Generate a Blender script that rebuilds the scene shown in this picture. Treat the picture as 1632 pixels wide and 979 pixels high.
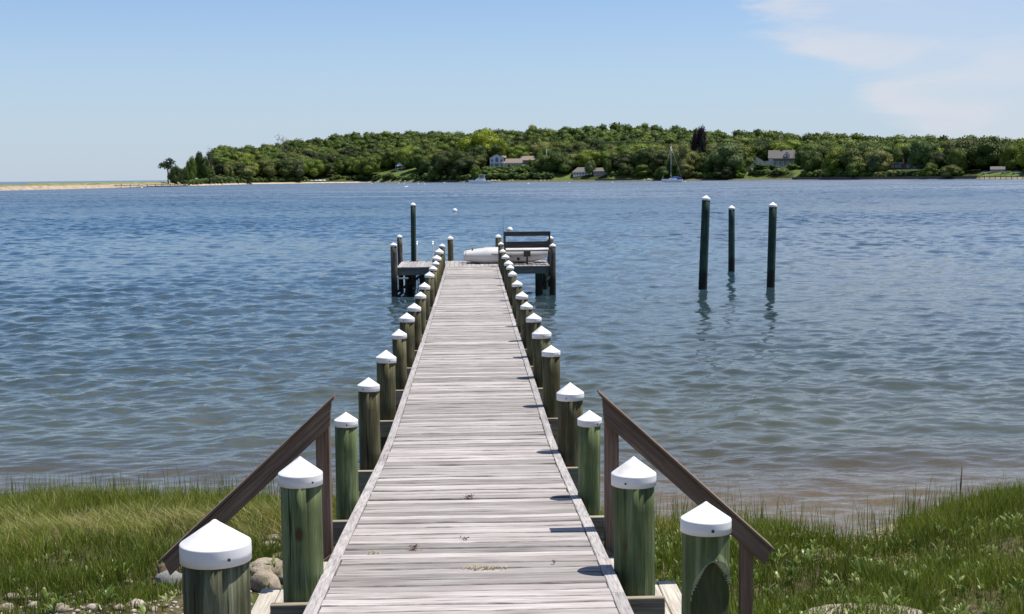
import bpy, bmesh, math, random
import numpy as np
from mathutils import Vector, Matrix, noise as mnoise
random.seed(7); rng = np.random.default_rng(7)
scene = bpy.context.scene
for o in list(bpy.data.objects): bpy.data.objects.remove(o)
COL = scene.collection
PI = math.pi

# ------------------------------------------------------------------ camera
F = 2171.0; CXP, CYP = 816.0, 489.5            # focal length and centre in photograph pixels
PITCH = math.atan((CYP-281.7)/F); ROLL = math.atan(0.010); YAW = 0.028
POS = np.array([0.055, 0.0, 3.9])
fw = np.array([math.sin(YAW)*math.cos(PITCH), math.cos(YAW)*math.cos(PITCH), -math.sin(PITCH)])
r0 = np.array([math.cos(YAW), -math.sin(YAW), 0.0]); u0 = np.cross(r0, fw)
RV = r0*math.cos(ROLL)-u0*math.sin(ROLL); UV = u0*math.cos(ROLL)+r0*math.sin(ROLL)
cam = bpy.data.cameras.new('camera'); camo = bpy.data.objects.new('camera', cam); COL.objects.link(camo)
camo.matrix_world = Matrix(((RV[0], UV[0], -fw[0], POS[0]), (RV[1], UV[1], -fw[1], POS[1]), (RV[2], UV[2], -fw[2], POS[2]), (0, 0, 0, 1)))
cam.sensor_width = 36; cam.lens = 36*F/1632; cam.clip_start = 0.1; cam.clip_end = 90000
scene.camera = camo
def ray(px, py): return fw+RV*(px-CXP)/F-UV*(py-CYP)/F
def at_y(px, py, y): r = ray(px, py); return POS+r*(y/r[1])
def at_z(px, py, z): r = ray(px, py); return POS+r*((z-POS[2])/r[2])
def horizon(px): return 289.9-0.010*px

# ------------------------------------------------------------------ world, sun, exposure
SUN = Vector((0.36, 0.07, 1.0)).normalized()
w = bpy.data.worlds.new('World'); scene.world = w; w.use_nodes = True
nt = w.node_tree; nt.nodes.clear()
def N(t, kind, **kw):
    n = t.nodes.new(kind)
    for k, v in kw.items(): setattr(n, k, v)
    return n
def math_(t, op, a, b=None, c=None, clamp=False):
    n = N(t, 'ShaderNodeMath', operation=op, use_clamp=clamp)
    for i, v in enumerate((a, b, c)):
        if v is None: continue
        if isinstance(v, (int, float)): n.inputs[i].default_value = v
        else: t.links.new(v, n.inputs[i])
    return n.outputs[0]
def maprange(t, v, a, b, c=0.0, d=1.0, smooth=True):
    n = N(t, 'ShaderNodeMapRange', interpolation_type='SMOOTHSTEP' if smooth else 'LINEAR')
    t.links.new(v, n.inputs[0])
    for i, x in zip((1, 2, 3, 4), (a, b, c, d)): n.inputs[i].default_value = x
    return n.outputs[0]
def mixc(t, fac, a, b, blend='MIX'):
    n = N(t, 'ShaderNodeMix', data_type='RGBA', blend_type=blend)
    for sock, v in ((n.inputs[0], fac), (n.inputs[6], a), (n.inputs[7], b)):
        if isinstance(v, (int, float)): sock.default_value = v
        elif isinstance(v, tuple): sock.default_value = (*v[:3], 1)
        else: t.links.new(v, sock)
    return n.outputs[2]
SKY_STRENGTH = 0.105
sky = N(nt, 'ShaderNodeTexSky', sky_type='NISHITA', sun_disc=False)
sky.sun_elevation = math.asin(SUN.z); sky.sun_rotation = math.atan2(SUN.x, SUN.y)
sky.altitude = 0; sky.air_density = 0.85; sky.dust_density = 0.1; sky.ozone_density = 4.0
tc = N(nt, 'ShaderNodeTexCoord'); sep = N(nt, 'ShaderNodeSeparateXYZ'); nt.links.new(tc.outputs['Generated'], sep.inputs[0])
sx, sy, sz = sep.outputs
az = math_(nt, 'DIVIDE', sx, math_(nt, 'MAXIMUM', sy, 0.05))
cmb = N(nt, 'ShaderNodeCombineXYZ'); nt.links.new(math_(nt, 'MULTIPLY', az, 7.0), cmb.inputs[0]); nt.links.new(math_(nt, 'MULTIPLY', sz, 34.0), cmb.inputs[1])
cn = N(nt, 'ShaderNodeTexNoise'); cn.inputs['Scale'].default_value = 1.0; cn.inputs['Detail'].default_value = 7; cn.inputs['Roughness'].default_value = 0.55; cn.inputs['Distortion'].default_value = 0.5
nt.links.new(cmb.outputs[0], cn.inputs['Vector'])
edge = math_(nt, 'ADD', math_(nt, 'SUBTRACT', az, 0.352), math_(nt, 'MULTIPLY', sz, 1.23))
edge = math_(nt, 'ADD', edge, math_(nt, 'MULTIPLY', math_(nt, 'SUBTRACT', cn.outputs[0], 0.5), 0.16))
m1 = maprange(nt, edge, -0.012, 0.035); m2 = maprange(nt, edge, 0.03, 0.34, 1.0, 0.4)
wisp = maprange(nt, cn.outputs[0], 0.36, 0.66, 0.42, 1.0)
cfac = math_(nt, 'MULTIPLY', math_(nt, 'MULTIPLY', m1, m2), math_(nt, 'MULTIPLY', wisp, 0.8))
cfac = math_(nt, 'MULTIPLY', cfac, maprange(nt, sy, 0.05, 0.4))
skyt = mixc(nt, 1.0, sky.outputs[0], (1.0, 1.0, 1.05), 'MULTIPLY')
skyt = mixc(nt, maprange(nt, sz, -0.02, 0.16, 0.85, 0.0), skyt, (3.7, 4.55, 5.7))     # pale marine haze low over the sea
skyc = mixc(nt, cfac, skyt, (5.7, 5.85, 6.4))
bg = N(nt, 'ShaderNodeBackground'); bg.inputs[1].default_value = SKY_STRENGTH; nt.links.new(skyc, bg.inputs[0])
wo = N(nt, 'ShaderNodeOutputWorld'); nt.links.new(bg.outputs[0], wo.inputs[0])
sl = bpy.data.lights.new('sun', 'SUN'); sl.energy = 5.0; sl.angle = math.radians(0.53); sl.color = (1.0, 0.955, 0.89)
so = bpy.data.objects.new('sun', sl); COL.objects.link(so); so.rotation_euler = (-SUN).to_track_quat('-Z', 'Y').to_euler()
scene.view_settings.view_transform = 'Standard'; scene.view_settings.look = 'None'
scene.view_settings.exposure = 0.25; scene.view_settings.gamma = 1.0; scene.view_settings.use_curve_mapping = False
scene.render.engine = 'CYCLES'

# ------------------------------------------------------------------ helpers
def tag(o, label=None, cat=None, group=None, kind=None):
    if label: o['label'] = label
    if cat: o['category'] = cat
    if group: o['group'] = group
    if kind: o['kind'] = kind
    return o
def link(name, mesh, parent=None, loc=None, rz=0.0):
    o = bpy.data.objects.new(name, mesh); COL.objects.link(o)
    if parent is not None: o.parent = parent
    if loc is not None: o.location = [float(v) for v in loc]
    if rz: o.rotation_euler = (0, 0, rz)
    return o
def empty(name, loc, rz=0.0):
    o = bpy.data.objects.new(name, None); COL.objects.link(o); o.location = [float(v) for v in loc]
    o.rotation_euler = (0, 0, rz); o.empty_display_size = 0.2; return o
def np_mesh(name, V, Fq, mats, attr=None, smooth=False, uv=None):
    """V (n,3); Fq list of (faces ndarray (m,k)) ; attr dict of per-vertex float arrays"""
    me = bpy.data.meshes.new(name); V = np.asarray(V, np.float32)
    groups = [np.asarray(f, np.int32) for f in (Fq if isinstance(Fq, list) else [Fq])]
    me.vertices.add(len(V)); me.vertices.foreach_set('co', V.ravel())
    tot = sum(g.size for g in groups); nf = sum(len(g) for g in groups)
    me.loops.add(tot); me.polygons.add(nf)
    me.loops.foreach_set('vertex_index', np.concatenate([g.ravel() for g in groups]))
    sizes = np.concatenate([np.full(len(g), g.shape[1], np.int32) for g in groups])
    starts = np.concatenate([[0], np.cumsum(sizes)[:-1]]).astype(np.int32)
    me.polygons.foreach_set('loop_start', starts); me.polygons.foreach_set('loop_total', sizes)
    if smooth: me.polygons.foreach_set('use_smooth', np.ones(nf, bool))
    for k, a in (attr or {}).items():
        at = me.attributes.new(k, 'FLOAT', 'POINT'); at.data.foreach_set('value', np.asarray(a, np.float32))
    for m in (mats if isinstance(mats, (list, tuple)) else [mats]): me.materials.append(m)
    me.update(calc_edges=True); return me
class B:
    """collects simple solids into one mesh"""
    def __init__(s): s.v = []; s.f = []; s.mi = []; s.sm = []
    def add(s, vs, fs, mi=0, sm=False):
        n = len(s.v); s.v += [tuple(map(float, v)) for v in vs]
        for f in fs: s.f.append([i+n for i in f]); s.mi.append(mi); s.sm.append(sm)
        return s
    def box(s, x0, x1, y0, y1, z0, z1, mi=0):
        return s.add([(x0,y0,z0),(x1,y0,z0),(x1,y1,z0),(x0,y1,z0),(x0,y0,z1),(x1,y0,z1),(x1,y1,z1),(x0,y1,z1)],
                     [(0,3,2,1),(4,5,6,7),(0,1,5,4),(1,2,6,5),(2,3,7,6),(3,0,4,7)], mi)
    def prism(s, pts, axis, a, b, mi=0):
        """polygon pts extruded along axis ('x','y','z') from a to b"""
        def P(p, t): return {'x': (t, p[0], p[1]), 'y': (p[0], t, p[1]), 'z': (p[0], p[1], t)}[axis]
        n = len(pts); vs = [P(p, a) for p in pts]+[P(p, b) for p in pts]
        fs = [tuple(range(n))[::-1], tuple(range(n, 2*n))]+[(i, (i+1) % n, n+(i+1) % n, n+i) for i in range(n)]
        return s.add(vs, fs, mi)
    def tube(s, pts, rad, sides=8, mi=0, caps=True):
        pts = [Vector(p) for p in pts]; rr = rad if isinstance(rad, (list, tuple)) else [rad]*len(pts)
        vs = []; n = len(pts)
        for i, p in enumerate(pts):
            d = (pts[min(i+1, n-1)]-pts[max(i-1, 0)]).normalized()
            a = d.orthogonal().normalized() if abs(d.z) > 0.95 else d.cross(Vector((0, 0, 1))).normalized()
            b = d.cross(a).normalized()
            for k in range(sides):
                t = 2*PI*k/sides; vs.append(p+(a*math.cos(t)+b*math.sin(t))*rr[i])
        fs = [(i*sides+k, i*sides+(k+1) % sides, (i+1)*sides+(k+1) % sides, (i+1)*sides+k) for i in range(n-1) for k in range(sides)]
        s.add(vs, fs, mi, True)
        if caps: s.add(vs[:sides], [tuple(range(sides))], mi).add(vs[-sides:], [tuple(range(sides))], mi)
        return s
    def lathe(s, prof, sides=24, mi=0, c=(0, 0, 0)):
        vs = []; 
        for r, z in prof:
            for k in range(sides):
                t = 2*PI*k/sides; vs.append((c[0]+r*math.cos(t), c[1]+r*math.sin(t), c[2]+z))
        fs = [(i*sides+k, i*sides+(k+1) % sides, (i+1)*sides+(k+1) % sides, (i+1)*sides+k) for i in range(len(prof)-1) for k in range(sides)]
        return s.add(vs, fs, mi, True)
    def mesh(s, name, mats, fix=True):
        me = bpy.data.meshes.new(name); me.from_pydata(s.v, [], s.f)
        for m in (mats if isinstance(mats, (list, tuple)) else [mats]): me.materials.append(m)
        me.polygons.foreach_set('material_index', s.mi); me.polygons.foreach_set('use_smooth', s.sm)
        if fix:
            bm = bmesh.new(); bm.from_mesh(me); bmesh.ops.remove_doubles(bm, verts=bm.verts, dist=1e-5)
            bmesh.ops.recalc_face_normals(bm, faces=bm.faces); bm.to_mesh(me); bm.free()
        me.update(); return me
    def obj(s, name, mats, parent=None, loc=None, rz=0.0): return link(name, s.mesh(name, mats), parent, loc, rz)
def bevel(o, width, seg=2):
    m = o.modifiers.new('bevel', 'BEVEL'); m.width = width; m.segments = seg; m.limit_method = 'ANGLE'; m.angle_limit = math.radians(40)

# ------------------------------------------------------------------ materials
def mat(name, base=(0.5, 0.5, 0.5), rough=0.6, spec=0.5, metal=0.0):
    m = bpy.data.materials.new(name); m.use_nodes = True; t = m.node_tree; b = t.nodes['Principled BSDF']
    b.inputs['Base Color'].default_value = (*base, 1); b.inputs['Roughness'].default_value = rough
    b.inputs['Specular IOR Level'].default_value = spec; b.inputs['Metallic'].default_value = metal
    return m, t, b
def noise_(t, vec, scale=1.0, detail=4, rough=0.55, dist=0.0):
    n = N(t, 'ShaderNodeTexNoise'); n.inputs['Scale'].default_value = scale; n.inputs['Detail'].default_value = detail
    n.inputs['Roughness'].default_value = rough; n.inputs['Distortion'].default_value = dist
    if vec is not None: t.links.new(vec, n.inputs['Vector'])
    return n.outputs[0]
def coord(t, scale=(1, 1, 1), which='Object', rnd=0.0):
    c = N(t, 'ShaderNodeTexCoord'); mp = N(t, 'ShaderNodeMapping'); mp.inputs['Scale'].default_value = scale
    t.links.new(c.outputs[which], mp.inputs['Vector'])
    if rnd:
        oi = N(t, 'ShaderNodeObjectInfo'); t.links.new(math_(t, 'MULTIPLY', oi.outputs['Random'], rnd), mp.inputs['Location'])
    return mp.outputs[0]
def world_pos(t, scale=(1, 1, 1)):
    g = N(t, 'ShaderNodeNewGeometry'); mp = N(t, 'ShaderNodeMapping'); mp.inputs['Scale'].default_value = scale
    t.links.new(g.outputs['Position'], mp.inputs['Vector']); return mp.outputs[0]
def ramp(t, v, stops):
    r = N(t, 'ShaderNodeValToRGB'); e = r.color_ramp.elements
    e[0].position, e[0].color = stops[0][0], (*stops[0][1], 1); e[1].position, e[1].color = stops[-1][0], (*stops[-1][1], 1)
    for p, c in stops[1:-1]: x = e.new(p); x.color = (*c, 1)
    t.links.new(v, r.inputs[0]); return r.outputs[0]
def bump(t, b, h, strength=0.3, dist=0.01):
    n = N(t, 'ShaderNodeBump'); n.inputs['Strength'].default_value = strength; n.inputs['Distance'].default_value = dist
    t.links.new(h, n.inputs['Height']); t.links.new(n.outputs[0], b.inputs['Normal'])

def wood_mat(name, axis, dark, mid, light, grain=95, rough=0.8, rnd_bright=0.35, along=2.4, edge=None):
    """weathered timber, grain along axis 0/1/2 in object space"""
    m, t, b = mat(name, rough=rough, spec=0.25)
    sc = [grain]*3; sc[axis] = along
    v = coord(t, tuple(sc), 'Object', 40.0); v2 = coord(t, tuple(2.0 if i == axis else 9.0 for i in range(3)), 'Object', 17.0)
    g = noise_(t, v, 1.0, 5, 0.65); p = noise_(t, v2, 1.0, 3, 0.6)
    f = math_(t, 'ADD', math_(t, 'MULTIPLY', g, 0.72), math_(t, 'MULTIPLY', p, 0.28))
    c = ramp(t, f, [(0.35, dark), (0.49, mid), (0.66, light)])
    oi = N(t, 'ShaderNodeObjectInfo')
    k = maprange(t, oi.outputs['Random'], 0, 1, 1-rnd_bright, 1+rnd_bright*0.35, False)
    cc = N(t, 'ShaderNodeCombineColor')
    for i in range(3): t.links.new(k, cc.inputs[i])
    c = mixc(t, 1.0, c, cc.outputs[0], 'MULTIPLY')
    st = noise_(t, coord(t, (1.3, 1.3, 1.3), 'Object', 9.0), 1.0, 4, 0.6)
    c = mixc(t, maprange(t, st, 0.62, 0.75, 0, 0.55), c, tuple(x*0.5 for x in mid))
    if edge is not None:      # dark, uneven band along a board's long edges, sets boards apart
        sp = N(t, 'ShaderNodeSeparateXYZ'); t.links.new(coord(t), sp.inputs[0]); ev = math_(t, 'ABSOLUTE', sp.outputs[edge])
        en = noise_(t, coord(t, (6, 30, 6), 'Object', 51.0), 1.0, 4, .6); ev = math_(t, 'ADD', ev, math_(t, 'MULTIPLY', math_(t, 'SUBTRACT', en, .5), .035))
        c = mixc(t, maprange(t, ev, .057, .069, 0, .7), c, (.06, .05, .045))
    t.links.new(c, b.inputs['Base Color']); bump(t, b, g, 0.5, 0.004)
    return m
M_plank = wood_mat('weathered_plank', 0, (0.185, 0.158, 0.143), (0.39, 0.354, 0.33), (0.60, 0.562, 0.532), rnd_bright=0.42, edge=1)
M_plank_y = wood_mat('weathered_plank_lengthwise', 1, (0.18, 0.16, 0.15), (0.37, 0.34, 0.325), (0.53, 0.50, 0.48), rnd_bright=0.2)
M_rail = wood_mat('brown_timber', 0, (0.085, 0.06, 0.048), (0.165, 0.115, 0.082), (0.27, 0.205, 0.155), rnd_bright=0.1)
M_railpost = wood_mat('brown_timber_upright', 2, (0.085, 0.056, 0.044), (0.165, 0.11, 0.078), (0.26, 0.19, 0.145), rnd_bright=0.1)
M_beam = wood_mat('beam_timber', 0, (0.16, 0.12, 0.085), (0.34, 0.29, 0.21), (0.58, 0.52, 0.40), rnd_bright=0.2)
M_tread = wood_mat('tread_timber', 1, (0.25, 0.22, 0.18), (0.46, 0.42, 0.35), (0.62, 0.58, 0.50), rnd_bright=0.1)
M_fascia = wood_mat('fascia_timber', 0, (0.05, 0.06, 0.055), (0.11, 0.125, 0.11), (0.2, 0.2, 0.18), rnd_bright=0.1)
M_bench = wood_mat('bench_timber', 0, (0.035, 0.03, 0.024), (0.07, 0.06, 0.05), (0.16, 0.14, 0.12), rnd_bright=0.1)
def pile_mat(name, dark, mid, light):
    m, t, b = mat(name, rough=0.8, spec=0.25)
    g = noise_(t, coord(t, (26, 26, 1.3), 'Object', 31.0), 1.0, 6, 0.65, 0.6); p = noise_(t, coord(t, (5, 5, 1.6), 'Object', 13.0), 1.0, 4, 0.6)
    f = math_(t, 'ADD', math_(t, 'MULTIPLY', g, 0.55), math_(t, 'MULTIPLY', p, 0.45))
    c = ramp(t, f, [(0.34, dark), (0.5, mid), (0.66, light)])
    kn = N(t, 'ShaderNodeTexVoronoi'); kn.inputs['Scale'].default_value = 1.0; t.links.new(coord(t, (5, 5, 2.6), 'Object', 23.0), kn.inputs['Vector'])
    c = mixc(t, maprange(t, kn.outputs['Distance'], 0.08, 0.17, 0.85, 0.0), c, (0.075, 0.03, 0.018))
    ck = noise_(t, coord(t, (42, 42, .9), 'Object', 77.0), 1.0, 3, .5)
    c = mixc(t, maprange(t, ck, .30, .36, .85, 0.0), c, (0.012, 0.01, 0.006))     # drying checks
    # wet, weed-covered foot in the tide zone
    gp = N(t, 'ShaderNodeNewGeometry'); sp = N(t, 'ShaderNodeSeparateXYZ'); t.links.new(gp.outputs['Position'], sp.inputs[0])
    zz = math_(t, 'ADD', sp.outputs[2], math_(t, 'MULTIPLY', math_(t, 'SUBTRACT', p, 0.5), 0.5))
    far = maprange(t, sp.outputs[1], 16.0, 17.5)
    c = mixc(t, math_(t, 'MULTIPLY', maprange(t, zz, 0.45, 0.75, 1.0, 0.0), far), c, (0.012, 0.014, 0.01))
    t.links.new(c, b.inputs['Base Color']); bump(t, b, g, 0.7, 0.012); return m
M_pile_green = pile_mat('pile_green', (0.04, 0.05, 0.018), (0.125, 0.16, 0.066), (0.31, 0.36, 0.19))
M_pile_brown = pile_mat('pile_brown', (0.034, 0.026, 0.011), (0.088, 0.078, 0.036), (0.20, 0.185, 0.10))
M_pile_dark = pile_mat('pile_dark', (0.01, 0.02, 0.016), (0.022, 0.05, 0.036), (0.05, 0.09, 0.07))
M_rawwood = pile_mat('raw_cut_wood', (0.16, 0.2, 0.11), (0.32, 0.38, 0.24), (0.52, 0.54, 0.4))
M_cutwood = pile_mat('cut_pile_face', (0.02, 0.024, 0.01), (0.06, 0.075, 0.03), (0.13, 0.12, 0.06))
M_pile_mottled = pile_mat('pile_mottled', (0.022, 0.02, 0.01), (0.085, 0.088, 0.045), (0.30, 0.31, 0.20))
M_pile_old = pile_mat('pile_weathered', (0.022, 0.018, 0.012), (0.09, 0.075, 0.055), (0.25, 0.24, 0.19))
M_cap, t_, b_ = mat('white_plastic_cap', (0.84, 0.83, 0.84), 0.42, 0.4)
t_.links.new(mixc(t_, maprange(t_, noise_(t_, coord(t_, (3, 3, 9), 'Object', 9.0), 1.0, 4), 0.5, 0.72, 0, 0.7), (0.84, 0.83, 0.82), (0.55, 0.52, 0.46)), b_.inputs['Base Color'])
M_screw, _, _ = mat('dark_screw', (0.05, 0.045, 0.04), 0.5)
M_white, _, _ = mat('white_paint', (0.78, 0.78, 0.77), 0.45)
M_metal, _, _ = mat('aluminium', (0.7, 0.7, 0.7), 0.35, 0.5, 0.6)
M_dark, _, _ = mat('dark_rubber', (0.02, 0.02, 0.02), 0.6)
M_pvc, t_, b_ = mat('grey_white_pvc', (0.62, 0.6, 0.57), 0.5)
t_.links.new(mixc(t_, maprange(t_, noise_(t_, coord(t_, (2, 5, 5)), 1.0, 5), 0.45, 0.75, 0, 0.6), (0.60, 0.58, 0.55), (0.36, 0.31, 0.26)), b_.inputs['Base Color'])
def rock_mat(name, a, b2, c2):
    m, t, b = mat(name, rough=0.9, spec=0.2)
    n1 = noise_(t, coord(t, (6, 6, 6), 'Object', 20.0), 1.0, 6, 0.65); n2 = noise_(t, coord(t, (40, 40, 40), 'Object', 5.0), 1.0, 4, 0.7)
    c = ramp(t, math_(t, 'ADD', math_(t, 'MULTIPLY', n1, 0.6), math_(t, 'MULTIPLY', n2, 0.4)), [(0.35, a), (0.5, b2), (0.66, c2)])
    t.links.new(c, b.inputs['Base Color']); bump(t, b, n2, 0.6, 0.02); return m
M_rock = rock_mat('shore_rock', (0.14, 0.11, 0.08), (0.30, 0.25, 0.19), (0.46, 0.40, 0.32))
M_rock_grey = rock_mat('grey_rock', (0.10, 0.10, 0.095), (0.2, 0.2, 0.19), (0.3, 0.3, 0.28))
M_rock_red = rock_mat('reddish_rock', (0.09, 0.06, 0.045), (0.18, 0.12, 0.09), (0.28, 0.2, 0.15))
M_slab = rock_mat('flat_stone', (0.24, 0.2, 0.155), (0.40, 0.35, 0.28), (0.52, 0.46, 0.38))

# ------------------------------------------------------------------ near ground and seabed
SHX = [-60, -8, -2, 0, 2, 3.4, 3.95, 4.5, 5.8, 7.1, 10, 60]
SHY = [18.2, 16.9, 16.3, 15.7, 15.0, 14.8, 14.2, 14.4, 15.6, 16.2, 17.2, 22]
def shore(x): return np.interp(x, SHX, SHY)
def ground_z(x, y):
    x = np.asarray(x, float); y = np.asarray(y, float)
    d = shore(x)-y
    z = np.where(d > 0, 0.07*d+0.003*np.minimum(d, 14)**2, np.maximum(0.075*d, -3.0))
    lump = 0.05*np.sin(x*1.7+y*0.6)*np.sin(y*1.9-x*0.4)+0.03*np.sin(x*4.1+1)*np.sin(y*3.7)
    mound = 0.10*np.exp(-((x-7.2)/1.6)**2-((y-14.4)/2.0)**2)
    return z+np.where(d > 0, lump*np.minimum(d/2, 1), 0)+mound*(d > 0)
def ground_hit(px, py):
    r = ray(px, py)
    for k in range(4000):
        p = POS+r*(3+k*0.01)/r[1]
        if p[2] <= ground_z(p[0], p[1]): return p
    return p
gx = np.concatenate([np.linspace(-60, -12, 25)[:-1], np.linspace(-12, 12, 161), np.linspace(12, 60, 25)[1:]])
gy = np.concatenate([np.linspace(-40, 2, 22)[:-1], np.linspace(2, 24, 150), np.linspace(24, 120, 40)[1:]])
GX, GY = np.meshgrid(gx, gy); V = np.stack([GX.ravel(), GY.ravel(), ground_z(GX, GY).ravel()], 1)
def gridfaces(nr, nc):
    i = np.arange(nr-1)[:, None]*nc+np.arange(nc-1)[None, :]; i = i.ravel()
    return np.stack([i, i+1, i+nc+1, i+nc], 1)
M_ground, t_, b_ = mat('shore_soil', rough=0.95, spec=0.1)
wp = world_pos(t_)
n1 = noise_(t_, wp, 0.9, 5, 0.6); n2 = noise_(t_, wp, 14, 5, 0.7)
sp = N(t_, 'ShaderNodeSeparateXYZ'); t_.links.new(wp, sp.inputs[0])
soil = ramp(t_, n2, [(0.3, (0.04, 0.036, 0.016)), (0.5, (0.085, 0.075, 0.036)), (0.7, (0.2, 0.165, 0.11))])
sand = ramp(t_, n2, [(0.3, (0.20, 0.15, 0.095)), (0.5, (0.30, 0.235, 0.155)), (0.7, (0.42, 0.35, 0.25))])
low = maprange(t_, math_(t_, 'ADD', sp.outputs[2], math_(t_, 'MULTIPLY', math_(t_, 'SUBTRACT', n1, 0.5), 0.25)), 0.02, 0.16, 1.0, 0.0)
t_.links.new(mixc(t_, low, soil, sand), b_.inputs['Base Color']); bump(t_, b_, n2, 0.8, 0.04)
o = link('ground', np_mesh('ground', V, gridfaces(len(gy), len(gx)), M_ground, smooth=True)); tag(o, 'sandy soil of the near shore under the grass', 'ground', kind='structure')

# ------------------------------------------------------------------ water
wrr = random.Random(2)
def water_rows():
    y = 13.0; out = []
    while y < 60000:
        out.append(y); d = 0.45*y*y/(1362*3.9)
        d = max(d, 0.03)
        if y < 140: d = min(d, 0.30)
        elif y < 420: d = min(d, 0.75)
        elif y < 900: d = min(d, 4.5)
        else: d = min(d, y*0.12)
        d *= 0.75+0.5*wrr.random()
        y += d
    return np.array(out)
wy = water_rows()
tt = np.concatenate([np.linspace(-0.95, -0.44, 40)[:-1], np.linspace(-0.44, 0.50, 390), np.linspace(0.50, 1.0, 40)[1:]])
WY, WT = np.meshgrid(wy, tt, indexing='ij'); WX = 0.055+WY*WT
Z = np.zeros_like(WX); HX = np.zeros_like(WX)
wr = np.random.default_rng(3)
dyrow = np.gradient(wy)[:, None]; dxcol = (WY*(0.94/390))
for i in range(64):
    lam = 0.24*(3.2/0.24)**((i+wr.random())/64)
    th = wr.normal(0, 0.75)+0.2                     # travel direction around -Y (towards the shore)
    kx, ky = math.sin(th), -math.cos(th); k = 2*PI/lam
    steep = 0.035*(1.0 if lam < .8 else (.8/lam)**0.55)
    amp = steep/k
    res = np.clip((lam*abs(1/max(abs(ky), 0.15))/np.maximum(dyrow, 1e-6)-0.8)/2.5, 0.25, 1)*np.clip((lam/np.maximum(dxcol, 1e-6)-0.8)/2.5, 0.3, 1)
    ph = k*(kx*WX+ky*WY)+wr.random()*2*PI+0.9*np.sin(0.21*WX+0.13*WY+i)
    s = np.sin(ph)
    Z += amp*res*(s+0.22*np.cos(2*ph))
patch = 0.8+0.35*np.sin(WX*0.11+1.1*np.sin(WY*0.07))*np.sin(WY*0.09+0.7)
depth = np.clip((WY-shore(np.clip(WX, -60, 60)))/9.0, 0, 1)
Z *= patch*(0.28+0.72*depth)*np.where(WY > 400, np.clip(1-(WY-400)/500, 0.0, 1), 1)*np.clip(1+(WY-60)/90, 1, 3.2)
V = np.stack([WX.ravel(), WY.ravel(), Z.ravel()], 1)
M_water = bpy.data.materials.new('bay_water'); M_water.use_nodes = True; t_ = M_water.node_tree; t_.nodes.clear()
g_ = N(t_, 'ShaderNodeNewGeometry'); sp = N(t_, 'ShaderNodeSeparateXYZ'); t_.links.new(g_.outputs['Position'], sp.inputs[0])
Yw = sp.outputs[1]
def wn(scale, sc, detail, dist=0.0):
    return noise_(t_, world_pos(t_, sc), scale, detail, 0.6, dist)
h1 = wn(1.0, (2.0, 5.0, 1), 3, 0.4); h2 = wn(1.0, (0.35, 1.1, 1), 4, 0.3); h3 = wn(1.0, (0.05, 0.16, 1), 4)
bp1 = N(t_, 'ShaderNodeBump'); bp1.inputs['Distance'].default_value = 0.05; t_.links.new(h1, bp1.inputs['Height'])
t_.links.new(maprange(t_, Yw, 25, 120, 0.35, 0.0), bp1.inputs['Strength'])
bp2 = N(t_, 'ShaderNodeBump'); bp2.inputs['Distance'].default_value = 0.5; t_.links.new(h2, bp2.inputs['Height']); t_.links.new(bp1.outputs[0], bp2.inputs['Normal'])
t_.links.new(maprange(t_, Yw, 60, 260, 0.05, 0.5), bp2.inputs['Strength'])
bp3 = N(t_, 'ShaderNodeBump'); bp3.inputs['Distance'].default_value = 3.0; t_.links.new(h3, bp3.inputs['Height']); t_.links.new(bp2.outputs[0], bp3.inputs['Normal'])
t_.links.new(maprange(t_, Yw, 150, 500, 0.0, 0.55), bp3.inputs['Strength'])
deep = ramp(t_, maprange(t_, Yw, 16, 120, 0, 1, False), [(0.0, (0.10, 0.082, 0.05)), (0.04, (0.062, 0.07, 0.048)), (0.13, (0.034, 0.053, 0.052)), (0.35, (0.020, 0.047, 0.066)), (1.0, (0.010, 0.047, 0.085))])
dif = N(t_, 'ShaderNodeBsdfDiffuse'); t_.links.new(deep, dif.inputs[0])
trn = N(t_, 'ShaderNodeBsdfTransparent'); trn.inputs[0].default_value = (0.80, 0.76, 0.62, 1)
body = N(t_, 'ShaderNodeMixShader'); t_.links.new(maprange(t_, Yw, 14.5, 22, 0.25, 1.0), body.inputs[0]); t_.links.new(trn.outputs[0], body.inputs[1]); t_.links.new(dif.outputs[0], body.inputs[2])
gl = N(t_, 'ShaderNodeBsdfGlossy'); gl.inputs[0].default_value = (1, 1, 1, 1); wpatch = noise_(t_, world_pos(t_, (.018, .055, 1)), 1.0, 5, .6)      # wind-ruffled and calmer patches
rgh = math_(t_, 'ADD', maprange(t_, Yw, 20, 400, 0.04, 0.2), math_(t_, 'MULTIPLY', maprange(t_, wpatch, .35, .65, -.02, .16), maprange(t_, Yw, 60, 300)))
t_.links.new(rgh, gl.inputs['Roughness'])
t_.links.new(bp3.outputs[0], gl.inputs['Normal'])
fr = N(t_, 'ShaderNodeFresnel'); fr.inputs[0].default_value = 1.333; t_.links.new(bp3.outputs[0], fr.inputs['Normal'])
ws = N(t_, 'ShaderNodeMixShader'); t_.links.new(math_(t_, 'MINIMUM', fr.outputs[0], 0.62), ws.inputs[0]); t_.links.new(body.outputs[0], ws.inputs[1]); t_.links.new(gl.outputs[0], ws.inputs[2])
wo_ = N(t_, 'ShaderNodeOutputMaterial'); t_.links.new(ws.outputs[0], wo_.inputs[0])
o = link('water', np_mesh('water', V, gridfaces(len(wy), len(tt)), M_water, smooth=True)); tag(o, 'rippled blue bay water turning brown in the shallows', 'water', kind='structure')

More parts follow.
